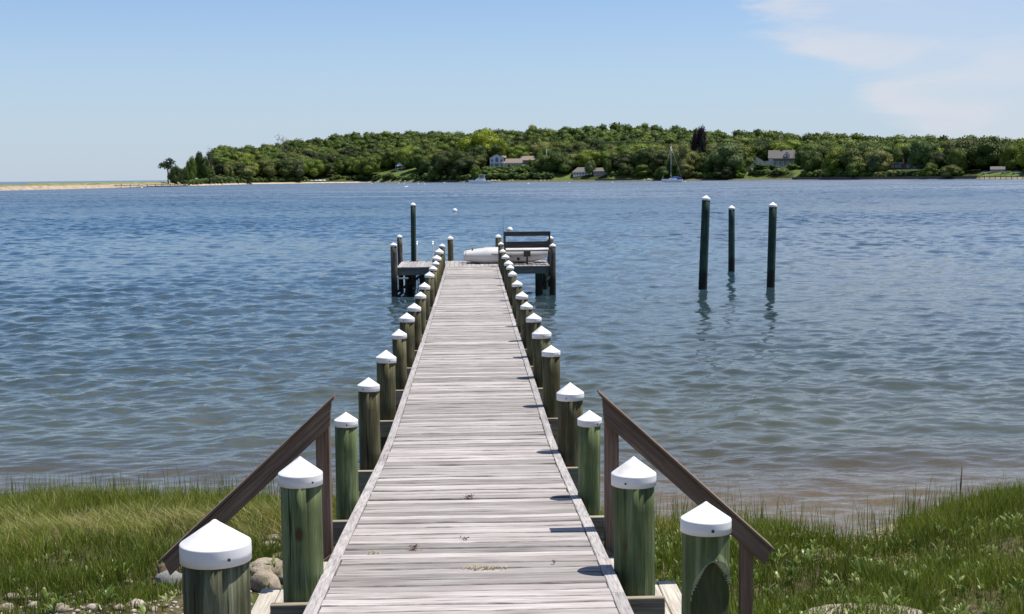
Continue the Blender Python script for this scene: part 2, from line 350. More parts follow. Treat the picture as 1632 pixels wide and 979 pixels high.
# ------------------------------------------------------------------ the dock
PY = [0, 4, 7, 9.2, 12.6, 14.2, 20, 25, 36, 60]; PZ = [2.05, 1.80, 1.605, 1.472, 1.235, 1.165, 1.11, 1.045, 0.975, 0.965]
def deck_z(y): return float(np.interp(y, PY, PZ))
DOCK = empty('dock', (0, 4.2, 0)); tag(DOCK, 'long weathered plank dock on white-capped piles ending in a wide platform', 'dock')
def dock_part(o):
    o.parent = DOCK; o.location = (o.location[0], o.location[1]-4.2, o.location[2]); return o
HW = 0.875; BW = 0.078
def plank_mesh(L, wd, th, axis, seed, mtl, segs=5):
    r = random.Random(seed); b = B(); vs = []
    for i in range(segs+1):
        u = -L/2+L*i/segs; j0, j1 = r.uniform(-.003, .003), r.uniform(-.003, .003); cz = r.uniform(-.003, .003); c = 0.008
        if i in (0, segs): u += r.uniform(-.004, .004)
        sec = [(-wd/2+j0, -th), (wd/2+j1, -th), (wd/2+j1, -c+cz), (wd/2-c+j1, cz), (-wd/2+c+j0, cz), (-wd/2+j0, -c+cz)]
        for v, z in sec: vs.append((u, v, z) if axis == 0 else (v, u, z))
    fs = [(i*6+k, i*6+(k+1) % 6, (i+1)*6+(k+1) % 6, (i+1)*6+k) for i in range(segs) for k in range(6)]
    fs += [tuple(range(6)), tuple(range(segs*6, segs*6+6))]
    b.add(vs, fs); return b.mesh('plank', mtl)
PITCHB = 0.1448
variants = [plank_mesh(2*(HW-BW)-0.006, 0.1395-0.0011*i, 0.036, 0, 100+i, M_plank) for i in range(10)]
rp = random.Random(5); y = 4.25; npl = 0
while y < 44.72:
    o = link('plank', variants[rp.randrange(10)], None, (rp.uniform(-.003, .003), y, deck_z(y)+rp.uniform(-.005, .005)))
    sl_ = (deck_z(y+.2)-deck_z(y-.2))/.4
    o.rotation_euler = (math.atan(sl_)+rp.uniform(-.012, .012), rp.uniform(-.0012, .0012), rp.uniform(-.0022, .0022)+(PI if rp.random() < .5 else 0))
    if abs(o.rotation_euler[2]) > 1: o.rotation_euler[0] *= -1
    dock_part(o); y += PITCHB+rp.uniform(-.0015, .0015); npl += 1
# edge boards laid along both sides, butted end to end
def along_box(name, x0, x1, ya, yb, top, th, mtl, n=5):
    vs = []
    for i in range(n+1):
        yy = ya+(yb-ya)*i/n; z = top(yy)
        vs += [(x0, yy-ya, z-th), (x1, yy-ya, z-th), (x1, yy-ya, z), (x0, yy-ya, z)]
    fs = [(i*4+k, i*4+(k+1) % 4, (i+1)*4+(k+1) % 4, (i+1)*4+k) for i in range(n) for k in range(4)]+[(0, 1, 2, 3), (n*4, n*4+1, n*4+2, n*4+3)]
    b = B().add(vs, fs); o = b.obj(name, mtl, None, (0, ya, 0)); return dock_part(o)
for s in (-1, 1):
    cuts = [4.2, 6.35, 9.28, 12.6, 16.2, 19.9, 23.4, 27.1, 30.6, 34.3, 37.8, 41.4, 44.74] if s < 0 else [4.2, 7.4, 11.1, 14.2, 17.9, 21.5, 25.2, 28.7, 32.4, 36.0, 39.6, 44.74]
    for a, b2 in zip(cuts[:-1], cuts[1:]):
        e = sorted((s*(HW-BW+0.003), s*HW)); o = along_box('edge_board', e[0], e[1], a+.002, b2-.002, lambda q: deck_z(q)+0.003, 0.038, M_plank_y, max(4, int((b2-a)/.6))); bevel(o, 0.004, 1)
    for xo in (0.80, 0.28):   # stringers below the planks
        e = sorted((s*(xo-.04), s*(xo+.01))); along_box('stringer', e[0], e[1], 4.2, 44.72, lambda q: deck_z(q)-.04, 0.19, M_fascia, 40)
# piles: (x, y, tip height, cap radius)
LP = [(-.986,5.34,2.556,.141),(-.988,7.99,2.260,.132),(-.956,10.54,2.083,.093),(-.981,13.16,1.968,.110),(-1.006,16.22,1.849,.124),(-.983,18.72,1.823,.106),(-.990,21.09,1.813,.122),(-.975,23.43,1.748,.119),(-.965,25.98,1.729,.110),(-.985,28.72,1.699,.122),(-.975,31.82,1.710,.116),(-.967,34.44,1.681,.107),(-.961,36.65,1.666,.098),(-.999,39.22,1.681,.138),(-1.007,42.51,1.696,.138),(-.959,44.46,1.752,.102)]
RP = [(.975,5.34,2.594,.102),(.997,7.99,2.228,.135),(.950,10.54,2.070,.096),(.985,13.16,1.891,.135),(.973,16.22,1.880,.113),(.986,18.72,1.840,.135),(.983,21.09,1.783,.123),(.962,23.43,1.744,.108),(.976,25.98,1.709,.120),(.971,28.72,1.718,.113),(.965,31.82,1.705,.103),(.983,34.44,1.684,.099),(1.001,36.65,1.657,.123),(.980,39.22,1.679,.111),(.970,42.51,1.654,.098),(.953,44.46,1.783,.092)]
def pile_mesh(r, h, seed, notch=False):
    """pile from z=-h (foot) to z=0 (under the cap)"""
    R_ = random.Random(seed); ns, nr = (128, 190) if notch else (26, 9); vs = []
    ph = [R_.uniform(0, 6.28) for _ in range(4)]
    for i in range(nr+1):
        z = -h*i/nr if not notch else (-.55*i/170 if i <= 170 else -.55-(h-.55)*(i-170)/20); rr = r*(1+0.02*(-z))
        for k in range(ns):
            a = 2*PI*k/ns; q = rr*(1+0.018*math.sin(2*a+ph[0]+z*.6)+0.012*math.sin(3*a+ph[1]-z*.9))
            if not notch: q *= 1+0.008*math.sin(9*a+ph[2])
            if notch:
                da = (a-1.5*PI-0.28+PI) % (2*PI)-PI      # scallop cut into the side that faces the bank
                if abs(da) < 1.25:
                    lat = q*math.sin(da); top = -0.14-0.17*(1-math.sqrt(max(0.0, 1-(lat/0.083)**2)))
                    if z < top:
                        cut = 0.044+0.003*math.sin(lat*70+z*40); depth_ = min(1, (top-z)/0.022)
                        q = min(q, q*(1-depth_)+depth_*min(q, cut/max(math.cos(da), .2)))
                    elif z < top+0.03 and abs(lat) < .08: q += 0.008*(1-(z-top)/0.03)
            vs.append((q*math.cos(a), q*math.sin(a), z))
    fs = [(i*ns+k, i*ns+(k+1) % ns, (i+1)*ns+(k+1) % ns, (i+1)*ns+k) for i in range(nr) for k in range(ns)]
    b = B().add(vs, fs, 0, True)
    if notch:
        for j, f in enumerate(fs):
            c = sum((Vector(vs[q]) for q in f), Vector())/4; a = math.atan2(c.y, c.x); da = (a-1.5*PI-0.28+PI) % (2*PI)-PI; lat = r*math.sin(da)
            if abs(da) < 1.25 and abs(lat) < .083:
                top = -0.14-0.17*(1-math.sqrt(max(0.0, 1-(lat/0.083)**2)))
                if top-.012 < c.z < top+.006: b.mi[j] = 1
                elif c.z <= top-.012: b.mi[j] = 2
    return b.add(vs[:ns], [tuple(range(ns))])
def cap_mesh(r, seed):
    R_ = random.Random(seed); sk = r*0.50; ch = r*R_.uniform(0.66, 0.76)
    prof = [(r*.93, -sk), (r, -sk), (r*1.0, -sk*.5), (r, -0.005), (r*.996, -0.001), (r*.985, 0.0015)]
    for u in (.95, .9, .8, .6, .4, .25, .13, .06, .012): prof.append((r*u, ch*(1-u) if u > .1 else ch*(.9+.1*(1-u/.1)**.6)-.001*ch))
    b = B().lathe(prof, 40)
    for k in range(2):
        a = -PI/2+R_.uniform(-.55, .75)+k*2.4; c, s = math.cos(a), math.sin(a); z0 = -sk*.55
        t = (-s, c, 0); rr = 0.0065
        pts = [(c*(r+.0035)+t[0]*rr*math.cos(q), s*(r+.0035)+t[1]*rr*math.cos(q), z0+rr*math.sin(q)) for q in [i*PI/4 for i in range(8)]]
        inn = [(p[0]-c*.006, p[1]-s*.006, p[2]) for p in pts]
        b.add(pts+inn, [tuple(range(8))]+[(i, (i+1) % 8, 8+(i+1) % 8, 8+i) for i in range(8)], 1)
    return b, sk, ch
def make_pile(x, y, tip, rc, foot, seed, mtl, lean=(0, 0), notch=False):
    b, sk, ch = cap_mesh(rc, seed); top = tip-ch
    p = pile_mesh(rc*0.915, top-foot, seed, notch).obj('pile', [mtl, M_rawwood, M_cutwood] if notch else mtl, None, (x, y, top-0.01))
    p.rotation_euler = (lean[0], lean[1], 0)
    c = b.obj('cap', [M_cap, M_screw], p, (0, 0, 0.012)); R_ = random.Random(seed+9); c.rotation_euler = (R_.uniform(-.045, .045), R_.uniform(-.045, .045), 0)
    return p
rl = random.Random(11)
for side, lst in ((0, LP), (1, RP)):
    for i, (x, y, tip, rc) in enumerate(lst):
        green = i in (1, 2) or (side == 1 and i == 0); mt = M_pile_green if green else (M_pile_mottled if (i == 0) else M_pile_brown)
        foot = float(min(ground_z(x, y), 0))-0.5 if y > 14 else float(ground_z(x, y))-0.4
        nt_ = side == 1 and i == 0
        p = make_pile(x, y, tip, rc, foot, 50*side+i+1, mt, (rl.uniform(-.008, .008), rl.uniform(-.012, .012)), nt_)
        dock_part(p)
for i in range(16):   # bent beams bolted across each pair of piles, ends showing outside the deck
    y = LP[i][1]; zt = deck_z(y)-.125; rm = max(LP[i][3], RP[i][3]); yb = y-rm-0.03
    b = B().box(-1.13-0.03*(i % 3), 1.10+0.03*((i+1) % 3), yb-.024, yb+.024, zt-.20, zt)
    o = dock_part(b.obj('cross_beam', M_beam, None, (0, 0, 0))); bevel(o, .005, 1)
    for s in (-1, 1):
        bb = B().lathe([(0.0, .014), (.016, .012), (.02, 0.0), (.02, -.03)], 10, 0); q = bb.obj('bolt', M_metal, None, (s*0.93, yb-.024, zt-.085)); q.rotation_euler = (PI/2, 0, 0); dock_part(q)
# end platform with planks running the other way
PX0, PX1, PY0, PY1, PZT = -2.47, 2.56, 44.80, 47.86, 0.972
pv = [plank_mesh(PY1-PY0, 0.139, 0.036, 1, 300+i, M_plank_y, 4) for i in range(4)]
x = PX0+.07; k = 0
while x < PX1-.03:
    o = link('plank', pv[k % 4], None, (x, (PY0+PY1)/2+rp.uniform(-.012, .012), PZT+rp.uniform(-.003, .003))); dock_part(o); x += .1445; k += 1
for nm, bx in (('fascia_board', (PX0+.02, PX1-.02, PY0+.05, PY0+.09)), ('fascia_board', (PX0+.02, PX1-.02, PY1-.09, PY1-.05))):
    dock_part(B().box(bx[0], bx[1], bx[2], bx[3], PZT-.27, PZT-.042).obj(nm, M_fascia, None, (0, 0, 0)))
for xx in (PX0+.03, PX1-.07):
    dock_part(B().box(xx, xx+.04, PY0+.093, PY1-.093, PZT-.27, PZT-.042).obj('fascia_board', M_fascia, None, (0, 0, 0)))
plat = [(-2.56,44.78,1.79,.115,1),(-2.52,47.80,1.921,.098,1),(-.751,48.0,1.849,.108,0),(.939,48.0,1.885,.108,0),(2.668,44.75,1.708,.108,1),(2.763,47.8,1.825,.115,1)]
for i, (x, y, tip, rc, d) in enumerate(plat):
    dock_part(make_pile(x, y, tip, rc, -0.9, 200+i, M_pile_old if d else M_pile_brown, (rl.uniform(-.01, .01), rl.uniform(-.015, .015))))
for i, (x, y) in enumerate([(-2.12, 45.6), (-1.62, 45.1), (2.22, 45.0), (2.5, 46.9), (-2.2, 47.2), (-.85, 46.4), (.85, 46.4)]):   # stub piles under the platform
    b = pile_mesh(.125, PZT-.27+.9, 230+i); dock_part(b.obj('support_pile', M_pile_dark, None, (x, y, PZT-.272)))
for s, xa, xb in ((-1, -2.62, -1.7), (1, 2.1, 2.66)):
    b = B().tube([(xa, 44.95, .05), (xb, 44.97, .66)], .045, 6); dock_part(b.obj('brace', M_pile_dark, None, (0, 0, 0)))
dock_part(B().box(-2.44, -2.1, 44.70, 44.80, .585, .625).obj('cleat_board', M_tread, None, (0, 0, 0)))
for yy in (PY0+.6, PY1-.7):
    dock_part(B().box(PX0+.1, PX1-.1, yy, yy+.06, PZT-.26, PZT-.045).obj('joist', M_fascia, None, (0, 0, 0)))

# side steps down to the shore, one flight each side
def sloped(name, pts, ya, yb, th, mtl, parent):
    c, sn = math.cos(th), math.sin(th); loc = [(c*X-sn*Zz, sn*X+c*Zz) for X, Zz in pts]
    o = B().prism(loc, 'y', ya, yb).obj(name, mtl, parent); o.rotation_euler = (0, th, 0); return o
def steps(s):
    word = 'left' if s < 0 else 'right'
    r = empty('steps', (s*HW, 9.2, 0)); tag(r, 'brown wooden steps with one sloping handrail going down %s of the dock' % word, 'steps', 'side steps down to the shore')
    dz0 = deck_z(9.0); nst = 4; run = .27; rise = .19; yn, yf = -.98, -.03   # local y, far side near 0
    for i in range(nst):
        z = dz0-rise*(i+1)
        for j in (0, 1):
            xa = .02+run*i+j*.132; e = sorted((s*xa, s*(xa+.126)))
            o = B().box(e[0], e[1], yn, yf, z-.036, z).obj('tread', M_tread, r); bevel(o, .005, 1)
    for yy in (yn+.0, yf-.04):
        zb = dz0-rise*nst-.2; xe = run*nst+.06
        pts = [(s*.01, dz0-.05), (s*.01, dz0-.42), (s*(xe-.02), zb-.18), (s*xe, zb+.06)]
        pts = [(p[0], p[1]) for p in pts]
        o = sloped('stringer', pts, yy+.003, yy+.037, s*.62, M_rail, r)
        o.location.z = -.05
    # handrail: upright at the dock, post at the foot, sloping rail board with a cap strip
    xt, xl = (0.045, 1.215); zt, zl = (2.405, 1.325)
    def up(xc, z0, z1, nm, wd=.085):
        o = B().box(s*xc-wd/2, s*xc+wd/2, .0, .09, z0, z1).obj(nm, M_railpost, r); bevel(o, .005, 1); return o
    sl2 = (zl-zt)/(xl-xt)
    up(.115, dz0-.35, zt+sl2*.075-.03, 'newel_post', .095)
    up(1.055, float(ground_z(s*(HW+1.05), 9.2))-.2, zt+sl2*(1.055-xt)-.035, 'rail_post')
    h = .148
    pts = [(s*(xt-.0), zt-.012), (s*xl, zl-.012), (s*(xl-.045), zl-h+.03), (s*(xt+.012), zt-h-.03)]
    th = s*math.atan2(zt-zl, xl-xt); o = sloped('handrail', pts, -.043, -.003, th, M_rail, r); bevel(o, .004, 1)
    dx, dz_ = s*(xl-xt), zl-zt; L = math.hypot(dx, dz_); nx, nz = -dz_/L*s, abs(dx)/L
    pts = [(s*(xt-.02), zt-.01+.017), (s*(xl+.02), zl-.01-.017), (s*(xl+.02)+nx*s*.02*0+0, zl+.012-.017), (s*(xt-.02), zt+.012+.017)]
    o = sloped('rail_cap', pts, -.06, .10, th, M_rail, r)
    return r
steps(-1); steps(1)

# ------------------------------------------------------------------ mooring piles standing in the water
def lone(name, label, px_top, py_top, base, tip, rc, seed):
    x, y = base; top = at_y(px_top, py_top, y)
    p = make_pile(0, 0, tip, rc, -1.2, seed, M_pile_dark); p.name = name
    p.location = (x, y, p.location[2]); p.rotation_euler = (0, math.atan((top[0]-x)/tip), 0)
    p.location[0] = x+math.tan(p.rotation_euler[1])*p.location[2]
    tag(p, label, 'mooring pile', 'tall mooring piles in the water')
lone('mooring_pile', 'tallest dark mooring pile, left of the three standing in open water', 1125.5, 311, (7.98, 46.8), 3.20, .152, 401)
lone('mooring_pile', 'middle and thinnest of the three dark mooring piles in open water', 1166, 327, (10.46, 54.6), 2.67, .138, 402)
lone('mooring_pile', 'rightmost of the three dark green mooring piles in open water', 1232, 322, (10.3, 46.6), 2.94, .145, 403)
lone('mooring_pile', 'tall dark green mooring pile behind left end of dock platform', 658.3, 323, (-2.08, 48.6), 3.02, .098, 404)

# ------------------------------------------------------------------ bench, dinghy, ladder on the platform
r = empty('bench', (1.85, 45.25, PZT+.004)); tag(r, 'dark wooden slatted bench facing the water on right end of platform', 'bench')
Wb = .775
o = B().box(-Wb, Wb, -.02, .02, .955, 1.105).obj('back_slat', M_bench, r); bevel(o, .006, 1)
o = B().box(-Wb+.03, Wb-.03, -.02, .02, .56, .775).obj('back_slat', M_bench, r); bevel(o, .006, 1)
for s in (-1, 1):
    o = B().box(s*(Wb-.03)-.032, s*(Wb-.03)+.032, .022, .10, .0, 1.09).obj('post', M_bench, r)
    o = B().box(s*(Wb-.03)-.032, s*(Wb-.03)+.032, .42, .50, .0, .43).obj('leg', M_bench, r)
    o = B().box(s*(Wb-.03)-.03, s*(Wb-.03)+.03, .102, .418, .36, .43).obj('seat_bearer', M_bench, r)
o = B().box(-.115, .115, .19, .25, .26, .43).obj('seat_bearer', M_bench, r)
o = B().box(-.03, .03, .19, .25, 0, .26).obj('leg', M_bench, r)
for k in range(4):
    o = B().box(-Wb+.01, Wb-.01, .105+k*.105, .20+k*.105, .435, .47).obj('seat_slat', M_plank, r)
o = B().box(-Wb+.03, Wb-.03, -.03, .017, .462, .50).obj('seat_edge_strip', M_tread, r)
o = B().tube([(1.06, 45.42, PZT), (1.06, 45.42, PZT+1.05), (1.065, 45.43, PZT+1.72)], [.009, .007, .003], 6).obj('fishing_rod', M_dark); tag(o, 'thin upright rod beside left end of the bench', 'rod')
# inflatable dinghy: two side tubes with tapered tails, joined at a raised bow
r = empty('inflatable_dinghy', (1.12, 46.55, PZT+.005)); tag(r, 'grey white inflatable dinghy lying on platform behind the bench', 'dinghy')
def tube_path(s):
    pts = []; rad = []
    for i in range(26):
        u = i/25; x = -1.36+2.05*u
        pts.append((x, s*.42, .245+.03*u*u)); rad.append(.15+.105*min(1, u/.36)**.8)
    for i in range(1, 13):
        a = PI/2*i/12; pts.append((.69+.72*math.sin(a), s*.42*math.cos(a), .275+.12*math.sin(a)**2)); rad.append(.255-.055*i/12)
    return pts, rad
for s in (-1, 1):
    p, q = tube_path(s); b = B().tube(p, q, 18); tb = b.obj('side_tube', M_pvc, r)
    b = B().tube([(-1.40, s*.42, .245), (-1.36, s*.42, .245)], [.10, .152], 18); b.obj('tail_cone', M_pvc, tb)
    for xx in (-.75, .08, .62):
        i = min(range(26), key=lambda j: abs(p[j][0]-xx)); b = B().tube([(xx-.012, p[i][1], p[i][2]), (xx+.012, p[i][1], p[i][2])], q[i]+.004, 18, 0, False); b.obj('seam_band', M_pvc, tb)
    b = B().lathe([(0, .012), (.05, .012), (.055, 0)], 12); v = b.obj('valve', M_dark, tb, (.45, s*.42-.235*1, .16) if s < 0 else (.45, s*.42+.235, .16)); v.rotation_euler = (PI/2*(1 if s < 0 else -1), 0, 0)
B().box(-1.15, .75, -.40, .40, .06, .10).obj('floor', M_dark, r)
B().box(-1.12, -1.07, -.30, .30, .10, .50).obj('transom', M_bench, r)
B().box(-.25, -.02, -.42, .42, .40, .43).obj('seat_board', M_tread, r)
B().tube([(.45-.9, -.655, .34), (-.1, -.685, .30), (.25, -.69, .22)], .008, 5).obj('grab_line', M_dark, r)
r = empty('swim_ladder', (-1.63, 47.9, PZT)); tag(r, 'thin white metal swim ladder at the back edge of platform', 'ladder')
for s in (-1, 1):
    pts = [(s*.275, -.32, -.0)]+[(s*.275, -.32, .3), (s*.275, -.32, .55)]+[(s*.275, -.14-.18*math.cos(a), .55+.12*math.sin(a)) for a in (.5, 1.1, 1.6, 2.1, 2.7)]+[(s*.275, .04, .5), (s*.275, .04, -1.3)]
    B().tube(pts, .021, 8).obj('rail', M_metal, r)
    B().tube([(s*.275, -.27, .645), (s*.275, -.14, .685), (s*.275, -.02, .645)], .03, 8).obj('grip', M_white, r)
for k in range(4): B().box(-.25, .25, 0.0, .08, -.3-k*.27, -.265-k*.27).obj('rung', M_metal, r)

# debris lying on the planks
def debris(name, px, py, size, mtl, label, n, flat=.35, seed=1):
    y = 9.0
    for _ in range(30): y = at_z(px, py, deck_z(y))[1]
    p = at_z(px, py, deck_z(y)); R_ = random.Random(seed); b = B()
    for i in range(n):
        c = Vector((R_.gauss(0, size[0]*.4), R_.gauss(0, size[1]*.4), R_.uniform(.004, size[2]))); s = R_.uniform(.004, .011)
        a = Vector((R_.uniform(-1, 1), R_.uniform(-1, 1), R_.uniform(-.6, .6))).normalized()*s*1.5; d = a.cross(Vector((R_.uniform(-1, 1), R_.uniform(-1, 1), 1))).normalized()*s*.4; e = a.cross(d).normalized()*s*.25
        b.add([c-a-d, c+a-d, c+a+d*.6, c-a+d, c+e+d*.2, c-e], [(0, 1, 4), (1, 2, 4), (2, 3, 4), (3, 0, 4), (1, 0, 5), (2, 1, 5), (3, 2, 5), (0, 3, 5)])
    o = b.obj(name, mtl, None, (p[0], p[1], deck_z(p[1])+.003)); tag(o, label, 'debris')
M_leaf_dry, _, _ = mat('dry_leaf', (0.16, 0.095, 0.05), .8); M_straw, _, _ = mat('straw', (0.46, 0.36, 0.2), .8)
debris('seaweed_clump', 748, 795, (.05, .03, .03), M_leaf_dry, 'small brown clump farthest out of the litter on the near planks', 30, seed=2)
debris('seaweed_clump', 662, 877, (.05, .03, .03), M_leaf_dry, 'small dark brown clump left of centre on the near planks', 32, seed=3)
debris('straw_litter', 768, 907, (.17, .035, .012), M_straw, 'strip of pale straw litter across the middle of near planks', 60, seed=4)
debris('straw_litter', 594, 884, (.04, .02, .015), M_straw, 'little tan tuft of litter near left edge of planks', 14, seed=5)
debris('seaweed_clump', 741, 862, (.05, .03, .02), M_leaf_dry, 'few dark crumbs of litter near middle of the planks', 9, seed=6)
debris('seaweed_clump', 883, 899, (.018, .012, .02), M_leaf_dry, 'tiny brown crumb toward right edge of the near planks', 7, seed=7)
# ------------------------------------------------------------------ rocks
def rock_mesh(name, sx, sy, sz, seed, mtl, sub=2, flat=False):
    bm = bmesh.new(); bmesh.ops.create_icosphere(bm, subdivisions=sub, radius=1.0); off = Vector((seed*3.7, seed*1.3, seed*.7))
    for v in bm.verts:
        n = mnoise.noise(v.co*1.1+off)*.35+mnoise.noise(v.co*2.6+off)*.16; n += mnoise.noise(v.co*6+off)*.07; v.co *= 1+n
        if flat: v.co.z = max(min(v.co.z, .45), -.8)
        v.co = Vector((v.co.x*sx, v.co.y*sy, v.co.z*sz))
    me = bpy.data.meshes.new(name); bm.to_mesh(me); bm.free(); me.materials.append(mtl); me.polygons.foreach_set('use_smooth', [not flat]*len(me.polygons)); me.update(); return me
rocks = [(437,864,.085,.055,M_rock,'small tan rock behind second left pile, highest of the pile of rocks'),(430,877,.11,.07,M_rock,'rounded tan rock in grass just below the highest one'),
 (450,893,.09,.06,M_rock_red,'reddish rock touching second left pile in the rock heap'),(428,912,.19,.075,M_rock,'long tan rock between the two nearest left piles'),
 (425,942,.13,.12,M_rock,'large upright tan rock beside the nearest left pile'),(460,930,.07,.08,M_rock_grey,'narrow grey rock at foot of second left pile'),
 (268,911,.10,.06,M_rock_red,'red brown rock under lower end of left handrail'),(287,900,.06,.05,M_rock_grey,'small dark rock right behind the nearest left pile cap'),(272,930,.14,.08,M_rock_grey,'rounded grey boulder left of the nearest left pile')]
ROCKXY = []
for i, (px, py, a, h, m, lab) in enumerate(rocks):
    p = ground_hit(px, py); sc = 1.05; ROCKXY.append((p[0], p[1], a*1.25))
    o = link('rock', rock_mesh('rock', a*sc, a*.8*sc, h*sc, 10+i, m, 3), None, (p[0], p[1], p[2]+h*.35), random.uniform(-.4, .4)); tag(o, lab, 'rock')
p = ground_hit(1362, 974)
o = link('stone_slab', rock_mesh('stone_slab', .47, .30, .06, 77, M_slab, 3, True), None, (p[0], p[1]-.28, p[2]+.05), .08); tag(o, 'flat pale stone slab in the grass at right, bottom of view', 'stone')
ORD = ['first', 'second', 'third', 'fourth', 'fifth', 'sixth', 'seventh', 'eighth', 'ninth', 'tenth', 'eleventh', 'twelfth', 'thirteenth', 'fourteenth', 'fifteenth', 'sixteenth', 'seventeenth']
rub = [(20,955,.07),(55,968,.06),(95,975,.09),(130,950,.06),(205,930,.05),(228,945,.055),(60,935,.05),(150,972,.06),(10,975,.08),(190,972,.055),(215,968,.08),(245,974,.05),(110,935,.05),(170,948,.05),(40,945,.06),(80,952,.05)]
for i, (px, py, a) in enumerate(rub):
    p = ground_hit(px, py); o = link('stone', rock_mesh('stone', a, a*.8, a*.6, 30+i, (M_rock, M_slab, M_rock)[i % 3]), None, (p[0], p[1], p[2]+a*.2), i*1.3)
    tag(o, 'pale stone in the bottom left rubble patch, %s from the left' % ORD[sorted(q[0] for q in rub).index(px)], 'stone', 'stones in the rubble patch')
p = ground_hit(1268, 868); o = link('rock', rock_mesh('rock', .06, .05, .045, 61, M_slab), None, (p[0], p[1], p[2]+.08)); tag(o, 'small pale rock showing in the grass right of the right handrail', 'rock')
# pebbles: uncountable
base = rock_mesh('pb', 1, .8, .6, 90, M_rock, 1); bv = np.array([v.co[:] for v in base.vertices]); bf = np.array([p.vertices[:] for p in base.polygons]); bpy.data.meshes.remove(base)
VV = []; FF = []; n = 0
for i in range(1300):
    if i < 900: x, y = rng.uniform(-7, -1.6), rng.uniform(9.3, 11.4)
    else: x = rng.uniform(3.0, 5.0); y = shore(x)-rng.uniform(-.1, .7)
    s = rng.uniform(.008, .03); a = rng.uniform(0, 6.28); q = bv*s; q = np.stack([q[:, 0]*math.cos(a)-q[:, 1]*math.sin(a), q[:, 0]*math.sin(a)+q[:, 1]*math.cos(a), q[:, 2]], 1)
    VV.append(q+[x, y, float(ground_z(x, y))+s*.3]); FF.append(bf+n); n += len(bv)
o = link('pebbles', np_mesh('pebbles', np.concatenate(VV), np.concatenate(FF), M_slab, smooth=True)); tag(o, 'loose pebbles and shell bits scattered on the bare shore', 'pebbles', kind='stuff')
p = ground_hit(1529, 806); o = B().tube([(p[0], p[1], p[2]-.1), (p[0]+.012, p[1], p[2]+.25), (p[0]+.035, p[1]+.02, p[2]+.52)], [.012, .01, .007], 6).obj('driftwood_stick', M_railpost); tag(o, 'thin brown stick standing upright in the grass at far right', 'stick')

# ------------------------------------------------------------------ shore grass (stuff)
def grass_mat(name, stops, rough=.55):
    m, t, b = mat(name, rough=rough, spec=.35); a = N(t, 'ShaderNodeAttribute', attribute_name='tint')
    c = ramp(t, a.outputs['Fac'], stops); t.links.new(c, b.inputs['Base Color'])
    tr = N(t, 'ShaderNodeBsdfTranslucent'); t.links.new(c, tr.inputs[0]); mx = N(t, 'ShaderNodeMixShader'); mx.inputs[0].default_value = .3
    t.links.new(b.outputs[0], mx.inputs[1]); t.links.new(tr.outputs[0], mx.inputs[2]); t.links.new(mx.outputs[0], t.nodes['Material Output'].inputs[0]); return m
M_grass = grass_mat('marsh_grass', [(0, (0.05, 0.07, 0.010)), (.35, (0.135, 0.19, 0.018)), (.65, (0.24, 0.30, 0.034)), (.82, (0.36, 0.32, 0.10)), (1, (0.54, 0.44, 0.25))])
def blades(x, y, h, wd, tint, lean, leandir, z0=None):
    n = len(x); z = ground_z(x, y) if z0 is None else z0; a = rng.uniform(0, 2*PI, n); ca, sa = np.cos(a)*wd, np.sin(a)*wd
    lx, ly = np.cos(leandir)*lean*h, np.sin(leandir)*lean*h; hh = h*np.sqrt(np.maximum(1-lean**2*.6, .15))
    V = np.zeros((n, 5, 3))
    V[:, 0] = np.stack([x-ca, y-sa, z-.02], 1); V[:, 1] = np.stack([x+ca, y+sa, z-.02], 1)
    V[:, 2] = np.stack([x+lx*.35-ca*.8, y+ly*.35-sa*.8, z+hh*.58], 1); V[:, 3] = np.stack([x+lx*.35+ca*.8, y+ly*.35+sa*.8, z+hh*.58], 1)
    V[:, 4] = np.stack([x+lx, y+ly, z+hh], 1)
    i = np.arange(n)[:, None]*5
    return V.reshape(-1, 3), i+np.array([[0, 1, 3, 2]]), i+np.array([[2, 3, 4]]), np.repeat(tint, 5)
def join_blades(parts):
    V = []; Q = []; T = []; A = []; n = 0
    for v, q, t3, a in parts: V.append(v); Q.append(q+n); T.append(t3+n); A.append(a); n += len(v)
    return np.concatenate(V), [np.concatenate(Q), np.concatenate(T)], np.concatenate(A)
def fbm(x, y, s, seed):
    r = np.random.default_rng(seed); out = 0
    for k in range(5):
        a = r.uniform(0, 6.28); f = s*1.7**k; out = out+np.sin((x*math.cos(a)+y*math.sin(a))*f+r.uniform(0, 6.28)+1.3*np.sin((y*math.cos(a)-x*math.sin(a))*f*.7))*.7**k
    return out/2.2
def scatter(n):
    y = np.sqrt(rng.uniform(7.6**2, 18.2**2, n)); x = 0.03*y+rng.uniform(-1, 1, n)*(0.44*y+1.2); return x, y
parts = []
x, y = scatter(430000); d = shore(x)-y
fb = fbm(x, y, 1.1, 5); fb2 = fbm(x, y, 3.2, 8)
bare = ((x < -1.0) & (y < 11.3+.5*fb) & (fb2+.55*fb+(11.0-y)*.5 > .15)) | ((np.abs(x-3.98) < .55+.2*fb2) & (d < .75+.3*fb))
keep = (d > .05) & ~bare & ((np.abs(x) > 1.0+.1*fb2) | (rng.random(len(x)) < .15)) & (rng.random(len(x)) < np.clip(.72+.45*fb2, .12, 1))
for rx, ry, rr_ in ROCKXY: keep &= (x-rx)**2*.9+np.where(y < ry, .28, 1.0)*(y-ry)**2 > (rr_*rng.uniform(.7, 1.25, len(x)))**2
x, y, d, fb, fb2 = [a[keep] for a in (x, y, d, fb, fb2)]; n = len(x)
dryband = np.exp(-((d-2.1-.4*fb)/1.0)**2)*(x < -.8)*np.clip(.75+.5*fb2, 0, 1)
tint = np.clip(rng.normal(.36, .17, n)+.20*fb+.08*fb2, .0, .74); dry = rng.random(n) < .04+.55*dryband; tint = np.where(dry, rng.uniform(.72, 1, n), tint)
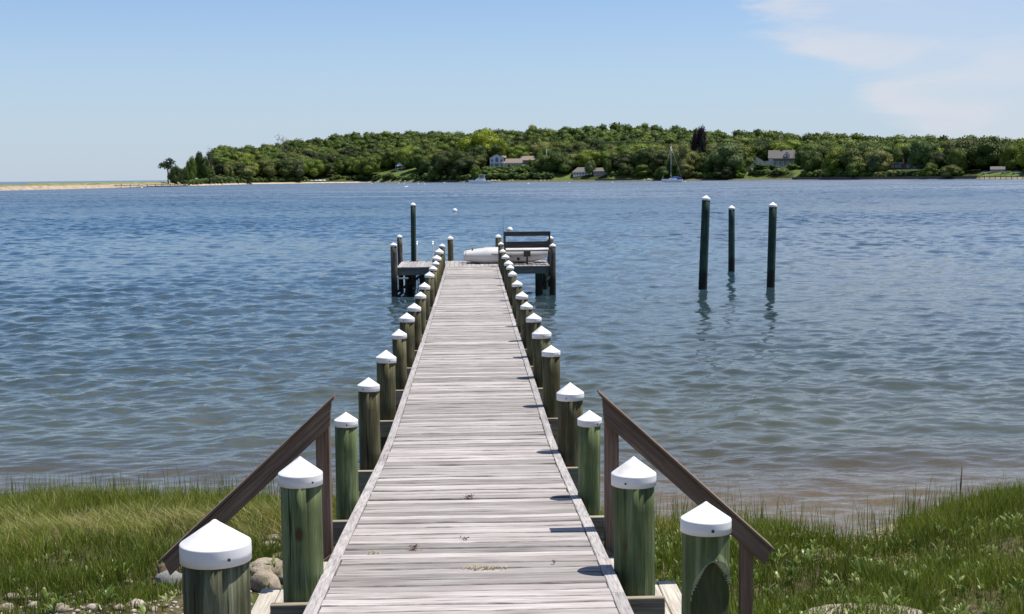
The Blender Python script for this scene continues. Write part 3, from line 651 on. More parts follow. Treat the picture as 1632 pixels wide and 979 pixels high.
tint = np.where((d < .9) & ~dry, tint+.12, tint)
h = rng.uniform(.07, .19, n)*(1+.35*fb2)*np.where(d < 1.2, 1.25, 1.0)*(1+.7*dryband)*np.where(x > 5.4, 1.1, 1)*np.where((y < 10.8) & (x < -1), .75, 1)
lean = np.clip(rng.uniform(.1, .6, n)+.5*dryband, 0, .95); ld = rng.uniform(0, 2*PI, n); ld = np.where(rng.random(n) < .75*dryband, rng.normal(PI*1.12, .5, n), ld)
parts.append(blades(x, y, h, rng.uniform(.0022, .0042, n), tint, lean, ld))
# sparse tall shoots along and in the water's edge
x = rng.uniform(-9, 9, 5200); cl = fbm(x, x*0, 2.6, 15); dd = rng.normal(.1, .32, 5200); keep = (rng.random(5200) < np.clip(.35+.6*cl, .03, 1)) & (np.abs(x) > 1.05)
x = x[keep]; y = shore(x)-dd[keep]; n = len(x); z = np.maximum(ground_z(x, y), -.1)
parts.append(blades(x, y, rng.uniform(.16, .42, n)*np.where(rng.random(n) < .1, 1.35, 1), rng.uniform(.0025, .004, n), np.clip(rng.normal(.34, .1, n), 0, .6), rng.uniform(0, .28, n), rng.uniform(0, 6.28, n), z))
V, Fg, A = join_blades(parts)
o = link('shore_grass', np_mesh('shore_grass', V, Fg, M_grass, {'tint': A})); tag(o, 'thick green marsh grass with a dry straw band along the near shore', 'grass', kind='stuff')
# broad-leaved weeds
M_weed = grass_mat('weed_leaf', [(0, (0.09, 0.145, 0.025)), (.5, (0.19, 0.26, 0.05)), (1, (0.34, 0.39, 0.14))], .38)
V = []; Q = []; A = []; n = 0
for i in range(900):
    if i < 760: y_ = math.sqrt(random.uniform(8.6**2, 14.2**2)); x_ = random.uniform(1.3, .47*y_+1.5)
    else: y_ = math.sqrt(random.uniform(9**2, 13**2)); x_ = -random.uniform(1.4, .40*y_+1.2)
    if shore(x_)-y_ < .9 or (i >= 760 and y_ < 10.4 and random.random() < .6): continue
    z_ = float(ground_z(x_, y_))+.04; sc = random.uniform(.6, 1.2); tn = random.random()
    for k in range(random.randint(5, 12)):
        a = random.uniform(0, 6.28); up = random.uniform(.35, 1.3); L = random.uniform(.05, .115)*sc; wd = L*random.uniform(.10, .15)
        dx, dy = math.cos(a), math.sin(a); px_, py_ = -dy*wd, dx*wd
        for u, wf, zz in ((0, .3, 0), (.45, 1, .62), (.8, .7, .9), (1, .06, .95)):
            c = (x_+dx*L*u*math.cos(up), y_+dy*L*u*math.cos(up), z_+L*1.15*zz*math.sin(up)+.0)
            V += [(c[0]-px_*wf, c[1]-py_*wf, c[2]), (c[0]+px_*wf, c[1]+py_*wf, c[2])]; A += [min(1, max(0, tn+random.uniform(-.3, .3)))]*2
        Q += [(n+2*j, n+2*j+1, n+2*j+3, n+2*j+2) for j in range(3)]; n += 8
o = link('leafy_weeds', np_mesh('leafy_weeds', np.array(V), np.array(Q), M_weed, {'tint': np.array(A)})); tag(o, 'broad-leaved green weeds growing all through the near grass', 'weeds', kind='stuff')

# ------------------------------------------------------------------ far shore: island terrain, spit
SPX = [-500, 0, 120, 240, 300, 400, 500, 590, 760, 900, 1200, 1400, 1600, 1800, 2300]
SPY = [560, 610, 680, 800, 880, 1090, 1150, 1150, 1010, 985, 910, 800, 708, 650, 560]
def shoreY(px): return float(np.interp(px, SPX, SPY))
def dirx(px): r = ray(px, horizon(px)); return r[0]/r[1]
def Pt(px, off, z=0.0):
    y = shoreY(px)+off; return Vector((POS[0]+dirx(px)*y, y, z))
TPX = [200, 250, 290, 320, 345, 400, 450, 520, 600, 660, 700, 780, 830, 900, 1000, 1050, 1110, 1200, 1250, 1300, 1400, 1500, 1560, 1600, 1632, 1900, 2300]
TPY = [287, 286, 276, 254, 238, 235, 229, 219, 213, 213, 209, 210, 206, 204, 200, 204, 208, 213, 211, 218, 219, 221, 222, 228, 225, 235, 245]
RD = 230.0; TREE_H = 13.0
def ridge(px):
    ty = np.interp(px, TPX, TPY); Y = shoreY(px)+RD*.85
    return max(1.2, 3.9+(horizon(px)-ty)*Y/F-TREE_H)
def hill(px, off):
    if off < 0: return off*0.12
    G = ridge(px); u = min(off/RD, 1.15)
    base = min(off*.11, 1.3); bank = 2.2*min(max((off-8)/14, 0), 1)*min(1, G/10)
    return base+bank+max(G-3.5, 0)*(min(u, 1)**.95)*(1 if u < 1 else 1-(u-1)*.8)
def hit(px, py):
    """ground distance behind the far shore where the sight line meets the hill"""
    r = ray(px, py)
    for off in np.arange(1, 260, .5):
        y = shoreY(px)+off; z = POS[2]+r[2]/r[1]*y
        if z <= hill(px, off): return off
    return 20
pxs = np.concatenate([np.arange(230, 1760, 6), np.arange(1760, 2300, 30)]); offs = np.concatenate([[-14, -5, 0, 3, 6, 9, 12, 16, 22], np.arange(30, 300, 14)])
V = np.array([[*Pt(p, o_)[:2], hill(p, o_)] for o_ in offs for p in pxs])
M_land, t_, b_ = mat('far_land', rough=.95, spec=.1); wp = world_pos(t_); sp = N(t_, 'ShaderNodeSeparateXYZ'); t_.links.new(wp, sp.inputs[0])
nz = noise_(t_, wp, .12, 5, .65); lawn = ramp(t_, nz, [(.35, (.06, .09, .02)), (.55, (.11, .15, .035)), (.7, (.16, .18, .055))]); sand = ramp(t_, noise_(t_, wp, .5, 4), [(.35, (.36, .28, .2)), (.65, (.58, .48, .37))])
la = N(t_, 'ShaderNodeAttribute', attribute_name='lawn'); lawn = mixc(t_, la.outputs['Fac'], ramp(t_, nz, [(.35, (.025, .034, .012)), (.65, (.07, .085, .025))]), lawn)
sa = N(t_, 'ShaderNodeAttribute', attribute_name='sandy'); sand = mixc(t_, sa.outputs['Fac'], ramp(t_, noise_(t_, wp, .4, 5, .7), [(.35, (.05, .05, .025)), (.65, (.14, .13, .07))]), sand)
t_.links.new(mixc(t_, maprange(t_, math_(t_, 'ADD', sp.outputs[2], math_(t_, 'MULTIPLY', nz, .8)), 1.2, 1.5), sand, lawn), b_.inputs['Base Color'])
LW = np.array([1.0 if any(a < p < b2 for a, b2 in ((598, 664), (882, 912), (970, 1046), (1186, 1226), (1262, 1324), (1372, 1412), (1470, 1500), (1556, 1640))) else 0.0 for o_ in offs for p in pxs])
SM = np.array([float(np.interp(p, [230, 285, 560, 620, 735, 745, 770, 778, 1548, 1570], [1, 1, 1, .25, .0, .6, .6, 0.1, .1, .4])) for o_ in offs for p in pxs])
o = link('hill', np_mesh('hill', V, gridfaces(len(offs), len(pxs)), M_land, {'sandy': SM, 'lawn': LW}, smooth=True)); tag(o, 'wooded hill of the far shore with lawns and a sandy beach edge', 'hill', kind='structure')
# low sand spit with beach grass at far left
pxs = np.arange(-520, 330, 8); offs = [-12, 0, 6, 14, 20, 28, 60, 90, 110]
hz_ = [-1.2, 0, .8, 1.5, 2.1, 2.7, 2.9, 2.0, -1.0]
V = []
for o_, hh in zip(offs, hz_):
    for p in pxs:
        j = mnoise.noise(Vector((p*.05, o_*.3, 0)))*.5; fade = 1.0 if p > 40 else .82
        V.append((*Pt(p, o_+(4*j if o_ > 0 else 0))[:2], (hh+(j*.5 if hh > .5 else 0))*fade))
M_spit, t_, b_ = mat('spit_sand_and_grass', rough=.95, spec=.1); wp = world_pos(t_); sp = N(t_, 'ShaderNodeSeparateXYZ'); t_.links.new(wp, sp.inputs[0])
nz = noise_(t_, world_pos(t_, (.08, .3, 1)), 1.0, 6, .7); zz = math_(t_, 'ADD', sp.outputs[2], math_(t_, 'MULTIPLY', math_(t_, 'SUBTRACT', nz, .5), 2.4))
peb = ramp(t_, noise_(t_, wp, .6, 5, .75), [(.35, (.16, .12, .09)), (.5, (.38, .29, .21)), (.66, (.56, .46, .36))])
t_.links.new(mixc(t_, maprange(t_, zz, 1.55, 1.95), peb, ramp(t_, noise_(t_, wp, .25, 5), [(.35, (.12, .15, .04)), (.65, (.26, .25, .10))])), b_.inputs['Base Color'])
o = link('sand_spit', np_mesh('sand_spit', np.array(V), gridfaces(len(offs), len(pxs)), M_spit, smooth=True)); tag(o, 'low sandy spit with beach grass at far left', 'spit', kind='structure')

# ------------------------------------------------------------------ trees
def leaf_mat(name, use_attr):
    m, t, b = mat(name, rough=.6, spec=.2)
    if use_attr:
        a = N(t, 'ShaderNodeAttribute', attribute_name='tint'); k = a.outputs['Fac']
        c = ramp(t, k, [(0, (.040, .062, .010)), (.35, (.066, .100, .012)), (.7, (.102, .145, .017)), (1, (.155, .185, .034))])
    else:
        oi = N(t, 'ShaderNodeObjectInfo'); c = oi.outputs['Color']
    nz = noise_(t, world_pos(t), .55, 3, .6); f = maprange(t, nz, .3, .7, .6, 1.3, False); cc = N(t, 'ShaderNodeCombineColor')
    for i in range(3): t.links.new(f, cc.inputs[i])
    c = mixc(t, 1.0, c, cc.outputs[0], 'MULTIPLY'); t.links.new(c, b.inputs['Base Color'])
    tr = N(t, 'ShaderNodeBsdfTranslucent'); t.links.new(c, tr.inputs[0]); mx = N(t, 'ShaderNodeMixShader'); mx.inputs[0].default_value = .2
    t.links.new(b.outputs[0], mx.inputs[1]); t.links.new(tr.outputs[0], mx.inputs[2]); t.links.new(mx.outputs[0], t.nodes['Material Output'].inputs[0]); return m
M_leaf = leaf_mat('tree_leaves', False); M_leafw = leaf_mat('wood_leaves', True)
M_bark, _, _ = mat('bark', (.09, .07, .055), .9, .1)
ico = bmesh.new(); bmesh.ops.create_icosphere(ico, subdivisions=2, radius=1.0); ICV = np.array([v.co[:] for v in ico.verts]); ICF = np.array([[v.index for v in f.verts] for f in ico.faces]); ico.free()
def crown_arrays(seed, lobes, per, leaf, shape='round', core=True, gap=1.0):
    """unit crown: width about 2 (x,y in -1..1), height 0..1.5"""
    r = np.random.default_rng(seed); V = []; Q = []; T = []; n = 0
    for i in range(lobes):
        if shape == 'umbrella': a = r.uniform(0, 6.28); d = r.uniform(.1, .75); c = np.array([math.cos(a)*d, math.sin(a)*d, 1.15+r.uniform(-.22, .2)]); R_ = np.array([.34, .34, .2])*r.uniform(.8, 1.2)
        elif shape == 'tall': a = r.uniform(0, 6.28); z = r.uniform(.1, 1.35); d = r.uniform(0, .35)*(1.5-z); c = np.array([math.cos(a)*d, math.sin(a)*d, z]); R_ = np.array([.45, .45, .4])*(1.25-.5*z/1.4)
        else:
            a = i*2.4+r.uniform(-.4, .4); z = .25+1.0*(i+.5)/lobes; d = math.sqrt(max(0, 1-((z-.55)/.85)**2))*r.uniform(.45, .68); c = np.array([math.cos(a)*d, math.sin(a)*d, z]); R_ = np.array([.50, .50, .42])*r.uniform(.8, 1.2)
        if core:
            V.append(ICV*R_*.86*(1+.06*r.normal(size=(len(ICV), 1)))+c); T.append(ICF+n); n += len(ICV)
        u = r.normal(size=(per, 3)); u /= np.linalg.norm(u, axis=1)[:, None]; u[:, 2] = np.where(u[:, 2] < -.5, -u[:, 2], u[:, 2])
        p = c+u*R_*r.uniform(.86, 1.12*gap, (per, 1)); nn = u+r.normal(size=(per, 3))*.45; nn /= np.linalg.norm(nn, axis=1)[:, None]
        t1 = np.cross(nn, r.normal(size=(per, 3))); t1 /= np.linalg.norm(t1, axis=1)[:, None]; t2 = np.cross(nn, t1); s = r.uniform(.6, 1.3, (per, 1))*leaf
        q = np.stack([p-t1*s, p-t2*s*.7, p+t1*s, p+t2*s*.7], 1).reshape(-1, 3); V.append(q); Q.append(np.arange(per*4).reshape(per, 4)+n); n += per*4
    return np.concatenate(V), np.concatenate(Q), (np.concatenate(T) if T else np.zeros((0, 3), int))
def crown_mesh(*a, **k):
    V, Q, T = crown_arrays(*a, **k); return np_mesh('crown', V, [Q, T] if len(T) else [Q], M_leaf)
CROWNS = [crown_mesh(500+i, 8+i % 3, 260, .05) for i in range(10)]
UMB = crown_mesh(600, 16, 70, .055, 'umbrella', core=False); TALL = crown_mesh(601, 12, 60, .08, 'tall'); SPARSE = crown_mesh(602, 9, 34, .06, core=False, gap=1.15)
SHRUBS = [crown_mesh(620+i, 7, 50, .13) for i in range(4)]
def trunk_mesh(h, seed, r=.3, limbs=4):
    R_ = random.Random(seed); b = B(); b.tube([(0, 0, -1.0), (.1, 0, h*.35), (R_.uniform(-.3, .3), .1, h*.75)], [r*1.25, r, r*.55], 7)
    for k in range(limbs):
        a = R_.uniform(0, 6.28); z = h*R_.uniform(.3, .5); b.tube([(.05, 0, z), (math.cos(a)*h*.13, math.sin(a)*h*.13, z+h*.16), (math.cos(a)*h*.24, math.sin(a)*h*.24, z+h*.3)], [r*.5, r*.35, r*.18], 5)
    return b.mesh('trunk', M_bark)
TRUNKS = [trunk_mesh(12, 700+i) for i in range(4)]
def tree(px, off, width, height, color, label, cat='tree', group=None, crown=None, name='broadleaf_tree', clear=.22, z=None, rz=None):
    p = Pt(px, off); p.z = hill(px, off) if z is None else z
    r = empty(name, p, random.uniform(0, 6.28) if rz is None else rz); tag(r, label, cat, group)
    tk = link('trunk', random.choice(TRUNKS), r); tk.scale = (height/12,)*3
    c = link('crown', crown or random.choice(CROWNS), r, (0, 0, height*clear)); ch = height*(1-clear); c.scale = (width/2, width/2*random.uniform(.9, 1.1), ch/1.42); c.color = (*color, 1)
    return r
def tree_px(px, top, base_py, wpx, color, label, crown=None, name='broadleaf_tree', clear=.15, off=None, group=None):
    off = hit(px, base_py) if off is None else off; Y = shoreY(px)+off; z = hill(px, off); zt = POS[2]+(horizon(px)-top)*Y/F
    return tree(px, off, wpx*Y/F, max(zt-z, 3), color, label, crown=crown, name=name, clear=clear, group=group)
DG = (.048, .074, .011); MG = (.088, .124, .014); YG = (.145, .185, .02); PG = (.21, .215, .065); BG_ = (.23, .28, .02); PUR = (.028, .016, .016)
tree_px(268, 256, 285, 31, (.035, .06, .018), 'lone umbrella-shaped tree at the left tip of the wooded shore', UMB, 'pine_tree', .0, 14)
tree_px(281, 268, 285, 26, (.05, .08, .02), 'low round tree close beside the lone umbrella-shaped tree', None, 'broadleaf_tree', .05, 16)
tree_px(304, 257, 285, 20, MG, 'small green tree at the low left end of the woods', None, 'broadleaf_tree', .0, 22)
tree_px(294, 270, 286, 15, DG, 'lowest small dark tree between lone tree and the woods', None, 'broadleaf_tree', .0, 16)
tree_px(322, 247, 285, 26, DG, 'dark rounded tree second from the low left end of the woods', None, 'broadleaf_tree', .0, 28)
tree_px(766, 213, 262, 62, BG_, 'brightest yellow green broad tree above the blue grey house', None, 'broadleaf_tree', .1, 95)
tree_px(799, 226, 262, 28, BG_, 'smaller bright green tree just right of the brightest tree', None, 'broadleaf_tree', .1, 80)
tree_px(1113, 211, 268, 27, PUR, 'tall dark purple beech on the far hillside', None, 'beech_tree', .0, 42)
tree_px(1120, 225, 272, 16, (.016, .03, .014), 'narrow dark evergreen in front of the purple beech', TALL, 'evergreen_tree', .04, 36)
tree_px(1085, 234, 285, 36, PG, 'pale green tree behind the sailboat mast', None, 'broadleaf_tree', .12, 15)
tree_px(1158, 232, 284, 66, (.10, .135, .04), 'broad pale green tree right of the purple beech', None, 'broadleaf_tree', .08, 16)
tree_px(452, 222, 262, 24, (.13, .12, .08), 'sparse half-bare tree rising above the left woods', SPARSE, 'bare_tree', .3, 105)
tree_px(337, 240, 284, 12, (.12, .11, .075), 'thin pale bare tree at the left edge of the woods', SPARSE, 'bare_tree', .3, 30)
tree_px(1335, 238, 283, 42, YG, 'rounded green tree with forked trunk right of the white house', None, 'broadleaf_tree', .28, 14)
tree_px(1375, 236, 280, 28, (.075, .12, .025), 'tall green tree left of the dark grey house', None, 'broadleaf_tree', .15, 28)
tree_px(1395, 248, 281, 28, (.08, .105, .04), 'greyish rounded tree beside left end of dark grey house', None, 'broadleaf_tree', .06, 16)
tree_px(1472, 228, 282, 54, (.07, .115, .025), 'large light green tree right of the dark grey house', None, 'broadleaf_tree', .15, 22)
tree_px(1304, 240, 278, 40, (.04, .07, .016), 'dark rounded tree right beside the white house', None, 'broadleaf_tree', .08, 30)
tree_px(1365, 262, 285, 20, (.02, .036, .014), 'dark conical evergreen on the seawall edge', TALL, 'evergreen_tree', .03, 6)
tree_px(1215, 262, 279, 28, (.055, .09, .02), 'low spreading tree on the lawn before the white house', None, 'broadleaf_tree', .2, 22)
tree_px(585, 254, 281, 40, MG, 'rounded green tree at left edge of the gazebo lawn', None, 'broadleaf_tree', .18, 14)
tree_px(694, 252, 268, 18, (.07, .13, .02), 'small bright green tree right of the gazebo', None, 'broadleaf_tree', .1, 40)
tree_px(468, 257, 284, 38, (.075, .095, .032), 'pale olive tree low on the left woods above the beach', None, 'broadleaf_tree', .05, 14)
tree_px(941, 258, 283, 17, (.13, .16, .05), 'pale small tree standing between the two shore cottages', None, 'broadleaf_tree', .15, 13)
tree_px(968, 256, 283, 14, (.07, .11, .02), 'small green tree in front of the dim grey cottage', None, 'broadleaf_tree', .2, 12)
tree_px(846, 256, 266, 11, (.09, .15, .03), 'small bright green tree at right end of the house wing', None, 'broadleaf_tree', .05, 40)
tree_px(872, 262, 284, 20, (.045, .075, .02), 'dark green small tree below the white flagpole', None, 'broadleaf_tree', .05, 20)
KEEP = []   # windows kept open so that lawns and houses show: (px0, px1, max off)
KEEP += [(600, 662, hit(637.5, 272.5)+14), (766, 862, hit(792, 267.5)+22), (882, 905, 20), (905, 976, hit(958, 279.5)+14), (976, 1046, 10), (1188, 1280, hit(1247, 265)+18), (1282, 1322, 14), (1372, 1412, 12), (1408, 1472, hit(1440, 270)+12), (1555, 1632, 24), (832, 852, hit(841, 262)+10), (1335, 1356, hit(1345, 272)+8)]
HA = hit(792, 267.5)
tr = random.Random(21); cand = []; off = 9.0
while off < RD*1.05:
    px = 285+tr.uniform(0, 20)
    while px < 1800:
        step = (13.5+tr.uniform(-3, 4))*F/(shoreY(px)+off); px += step; of = off+tr.uniform(-4.5, 4.5)
        if any(a-3 < px < b2+3 and of < mo for a, b2, mo in KEEP): continue
        if of < 15 and (px < 605 or px > 1560): continue
        if px < 345 and of > 40+(px-285)*2.2: continue
        if px > 1660 and tr.random() < .3: continue
        cand.append((of, px))
    off += 12.5
cand.sort(key=lambda c: c[0]/(1+0.0))
near = [c for c in cand if c[1] < 1670][:285]; ns_ = set(near); far_ = [c for c in cand if c not in ns_]
pal = [('dark green', DG), ('dark green', DG), ('mid green', MG), ('mid green', MG), ('deep green', (.062, .096, .012)), ('fresh green', (.11, .16, .018)), ('yellowish green', YG), ('mid green', (.088, .11, .022)), ('pale olive', (.15, .16, .042)), ('darkest green', (.034, .046, .011))]
REG = [(345, 'at the left tip of the far woods'), (470, 'in the left woods above the beach'), (600, 'in woods behind the beached boats'), (735, 'around the gazebo lawn'), (772, 'just left of the blue grey house'), (865, 'behind the blue grey house'), (980, 'around the shore cottages'), (1060, 'between cottages and sailboat'), (1190, 'around the purple beech'), (1285, 'around the large white house'), (1405, 'between white and dark grey houses'), (1480, 'around the dark grey house'), (1560, 'right of the dark grey house'), (9999, 'at the far right end')]
def region(px): return next(t for a, t in REG if px < a)
for of, px in near:
    g = min(1, max(.45, (px-285)/120)); H = tr.uniform(10, 15)*g*(.62 if of < 14 else 1); tone, c = tr.choice(pal); k = tr.uniform(.65, 1.35)
    row = 'at the water edge' if of < 15 else ('near the shore' if of < 32 else ('part way upslope' if of < 52 else 'high on the slope'))
    tree(px, of, tr.uniform(12, 25)*max(g, .6)*(.7 if of < 14 else 1), H, tuple(v*k for v in c), '%s tree %s, %s' % (tone, row, region(px)), group='trees of the far shore woods', clear=tr.uniform(.0, .06) if of < 30 else tr.uniform(.06, .18))
VV = []; QQ = []; TT = []; AA = []; n = 0
protos = [crown_arrays(800+i, 6, 72, .082) for i in range(6)]
for of, px in far_:
    p = Pt(px, of); z = hill(px, of); V, Q, T = protos[tr.randrange(6)]; H = tr.uniform(9.5, 16); W_ = tr.uniform(12, 25); a = tr.uniform(0, 6.28)
    if px < 345: H *= .75
    q = np.stack([(V[:, 0]*math.cos(a)-V[:, 1]*math.sin(a))*W_/2+p.x, (V[:, 0]*math.sin(a)+V[:, 1]*math.cos(a))*W_/2+p.y, V[:, 2]*H*.62+z+H*.13], 1)
    VV.append(q); QQ.append(Q+n); TT.append(T+n); AA.append(np.full(len(V), tr.choice([.1, .25, .35, .45, .55, .7, .3, .9]))); n += len(V)
o = link('woodland', np_mesh('woodland', np.concatenate(VV), [np.concatenate(QQ), np.concatenate(TT)], M_leafw, {'tint': np.concatenate(AA)})); tag(o, 'dense green woods covering the upper far hillside', 'woods', kind='stuff')
# shrubs along the foot of the hill
sh = random.Random(33); spots = []
for a, b2, o0, o1, stp in ((290, 470, 8, 11, 6), (300, 480, 12, 15, 7), (470, 490, 10, 12, 7), (525, 600, 10, 13, 8), (600, 735, 7, 10, 12), (768, 872, 9, 12, 7), (770, 866, .3*HA, .4*HA, 7), (772, 864, .5*HA, .6*HA, 7.5), (774, 862, .64*HA, .7*HA, 8), (1046, 1190, 7, 11, 8), (976, 1046, 12, 16, 11), (735, 770, 7, 11, 7), (862, 882, 8, 12, 6), (1200, 1256, 10, 16, 7), (1208, 1250, 22, 28, 9), (1280, 1400, 8, 11, 10), (1472, 1540, 9, 12, 9), (1404, 1470, 8, 10, 15), (690, 735, 16, 24, 9), (1262, 1300, 30, 40, 9), (600, 640, 9, 12, 8), (660, 700, 12, 20, 8)):
    p = a+sh.uniform(0, 4)
    while p < b2: spots.append((p, sh.uniform(o0, o1))); p += stp*sh.uniform(.8, 1.25)
for px, of in spots:
    s = sh.uniform(3.0, 5.4)*(1.0 if px > 600 else .75); tone, c = sh.choice([('mid green', (.08, .13, .025)), ('bright green', (.12, .18, .03)), ('dark green', (.05, .085, .02)), ('olive', (.13, .165, .045))])
    p = Pt(px, of); p.z = hill(px, of)-.3; r = empty('shrub', p, sh.uniform(0, 6)); tag(r, 'low %s shrub along the shore %s' % (tone, region(px).replace('in the left woods above the beach', 'before the left woods').replace('in woods', 'before woods')), 'shrub', 'shrubs along the far shoreline')
    k = link('crown', sh.choice(SHRUBS), r); k.scale = (s*.75, s*.75, s*.55); k.color = (*c, 1)

# ------------------------------------------------------------------ far houses, gazebo, flagpole
M_hblue, _, _ = mat('pale_blue_siding', (.64, .68, .74), .7); M_hwhite, _, _ = mat('white_siding', (.68, .68, .66), .7); M_hgrey, _, _ = mat('grey_siding', (.26, .26, .25), .8); M_hdark, _, _ = mat('dark_shingle_wall', (.10, .10, .10), .85)
M_rooftan, _, _ = mat('tan_roof', (.24, .195, .16), .9); M_roofgrey, _, _ = mat('grey_roof', (.15, .135, .125), .9); M_roofblue, _, _ = mat('pale_metal_roof', (.42, .47, .52), .5); M_roofwhite, _, _ = mat('white_roof', (.8, .79, .77), .7)
M_glass, _, _ = mat('window_glass', (.02, .025, .035), .08, .8); M_brick, _, _ = mat('chimney_brick', (.22, .12, .09), .9)
def gable(b, x0, x1, y0, y1, ze, zr, axis, mi=0, over=.4, th=.25):
    """solid gable roof; ridge runs along axis"""
    if axis == 'x': b.prism([(y0-over, ze-.0), ((y0+y1)/2, zr), (y1+over, ze-.0), (y1+over, ze-th), ((y0+y1)/2, zr-th), (y0-over, ze-th)], 'x', x0-over, x1+over, mi)
    else: b.prism([(x0-over, ze), ((x0+x1)/2, zr), (x1+over, ze), (x1+over, ze-th), ((x0+x1)/2, zr-th), (x0-over, ze-th)], 'y', y0-over, y1+over, mi)
    return b
def window(parent, x, y, z, wd, h, arch=False, frame=None):
    b = B()
    if arch:
        pts = [(x-wd/2, z), (x+wd/2, z)]+[(x+wd/2*math.cos(a), z+h-wd/2+wd/2*math.sin(a)) for a in np.linspace(0, PI, 9)]; b.prism(pts, 'y', y-.06, y+.02)
    else: b.box(x-wd/2, x+wd/2, y-.06, y+.02, z, z+h)
    f = b.obj('window', frame or M_hwhite, parent)
    b = B()
    if arch:
        k = .86; pts = [(x-wd/2*k, z+.1), (x+wd/2*k, z+.1)]+[(x+wd/2*k*math.cos(a), z+h-wd/2+wd/2*k*math.sin(a)) for a in np.linspace(0, PI, 9)]; b.prism(pts, 'y', y-.09, y-.062)
    else: b.box(x-wd/2+.1, x+wd/2-.1, y-.09, y-.062, z+.1, z+h-.1)
    b.obj('pane', M_glass, f)
def site(name, px, base_py, label, cat, off=None):
    off = hit(px, base_py) if off is None else off; p = Pt(px, off); Y = p.y
    p.z = POS[2]+(horizon(px)-base_py)*Y/F
    r = empty(name, p, -math.atan(dirx(px))); tag(r, label, cat); return r, Y/F
# pale blue-grey two-storey house with a long single-storey wing
r, k = site('house', 792, 267.5, 'pale blue grey two storey gabled house with arched upper window', 'house')
w2 = 5.4; B().prism([(-w2, -6), (w2, -6), (w2, 7.4), (0, 10.3), (-w2, 7.4)], 'y', 0, 11).obj('wall', M_hblue, r)
b = gable(B(), -w2, w2, 0, 11, 7.5, 10.6, 'y', 0, .6); rf = b.obj('roof', M_rooftan, r)
gable(B(), 3.0, 7.2, 3.5, 8, 7.6, 9.2, 'x', 0, .3).obj('side_dormer', M_rooftan, rf)
B().box(-w2-.15, w2+.15, -.9, 0, 3.5, 3.75).obj('balcony', M_hwhite, r)
for x in (-3.6, 3.6): window(r, x, 0, 4.4, 1.7, 2.2); window(r, x, 0, .9, 1.8, 2.1)
window(r, 0, 0, 4.2, 2.6, 3.9, True); window(r, 0, 0, .8, 3.2, 2.3)
B().box(5.4, 19.5, 2, 9, -6, 3.4).obj('wing_wall', M_hwhite, r)
gable(B(), 5.45, 19.5, 2, 9, 3.5, 6.9, 'x', 0, .5).obj('wing_roof', M_rooftan, r)
for i in range(7): window(r, 6.8+i*1.85, 2, 1.0, 1.2, 1.7)
B().box(14, 24, -1.5, 2, -1.2, .2).obj('terrace', M_hwhite, r)
for i in range(11): B().box(14+i*.98, 14.1+i*.98, -1.5, -1.4, .2, 1.2).obj('baluster', M_hwhite, r)
B().box(14, 24, -1.5, -1.4, 1.2, 1.32).obj('railing', M_hwhite, r)
r, k = site('house', 841, 262, 'brown roofed house behind and right of the blue grey one', 'house')
B().box(-5.5, 5.5, 0, 8, -5, 3).obj('wall', M_hdark, r); gable(B(), -5.5, 5.5, 0, 8, 3.1, 6.4, 'x', 0, .5).obj('roof', M_rooftan, r)
for x in (-3, 0, 3): window(r, x, 0, .8, 1.4, 1.6)
B().box(-6.3, 3.5, -5, -.6, -5, .3).obj('porch_roof', M_rooftan, r)
# cottages by the shore
r, k = site('cottage', 927, 280.5, 'low white cottage with grey hipped roof and window strip by the water', 'cottage')
B().box(-6.2, 6.2, 0, 8, -3, 2.9).obj('wall', M_hwhite, r)
B().add([(-7, -.8, 2.9), (7, -.8, 2.9), (7, 8.8, 2.9), (-7, 8.8, 2.9), (-3, 4, 6.2), (3, 4, 6.2)], [(0, 1, 5, 4), (1, 2, 5), (2, 3, 4, 5), (3, 0, 4), (3, 2, 1, 0)]).obj('roof', M_roofgrey, r)
for i in range(6): window(r, -5+i*2, 0, .8, 1.5, 1.5)
r, k = site('cottage', 958, 279.5, 'dim grey cottage among trees right of the white cottage', 'cottage')
B().box(-5.4, 5.4, 0, 7, -3, 2.8).obj('wall', M_hgrey, r); gable(B(), -5.4, 5.4, 0, 7, 2.9, 5.4, 'x', 0, .5).obj('roof', M_roofgrey, r)
for i in range(5): window(r, -4.2+i*2.1, 0, .5, 1.3, 1.9)
# big white house
r, k = site('house', 1247, 265, 'large white house with grey roof, dormer and porch above the seawall', 'house'); r.scale = (1.18, 1.18, 1.12)
B().box(-8, 8, 0, 9, -6, 4.8).obj('wall', M_hwhite, r); rf = gable(B(), -8, 8, 0, 9, 4.9, 9.9, 'x', 0, .4).obj('roof', M_roofgrey, r)
B().box(-1.1, .1, 4, 5.2, 8.2, 11).obj('chimney', M_brick, rf)
dm = B().prism([(.8, 5.4), (4.0, 5.4), (4.0, 6.6), (2.4, 8.6), (.8, 6.6)], 'y', .4, 4).obj('dormer', M_hwhite, r); gable(B(), .8, 4.0, .3, 4, 6.7, 8.9, 'y', 0, .3).obj('dormer_roof', M_roofgrey, dm); window(dm, 2.4, .4, 5.8, 1.1, 1.5)
B().prism([(-3.4, 4.6), (0, 4.6), (0, 4.9), (-3.4, 3.4)], 'x', -5.5, 12.2).obj('porch_roof', M_roofgrey, r)
for i in range(7): B().box(-5.2+i*2.85, -4.95+i*2.85, -3.2, -2.95, .2, 3.4).obj('porch_post', M_hwhite, r)
B().box(-5.5, 12.2, -3.4, 0, -1.5, .2).obj('porch_floor', M_hwhite, r)
for i in range(5): window(r, -4.6+i*2.9, 0, .9, 1.4, 2.0)
wl = B().prism([(-22, -5), (-10, -5), (-10, 2.6), (-16, 6.6), (-22, 2.6)], 'y', 1, 9).obj('wing_wall', M_hwhite, r); gable(B(), -22, -10, 1, 9, 2.7, 7.0, 'y', 0, .5).obj('wing_roof', M_roofgrey, wl)
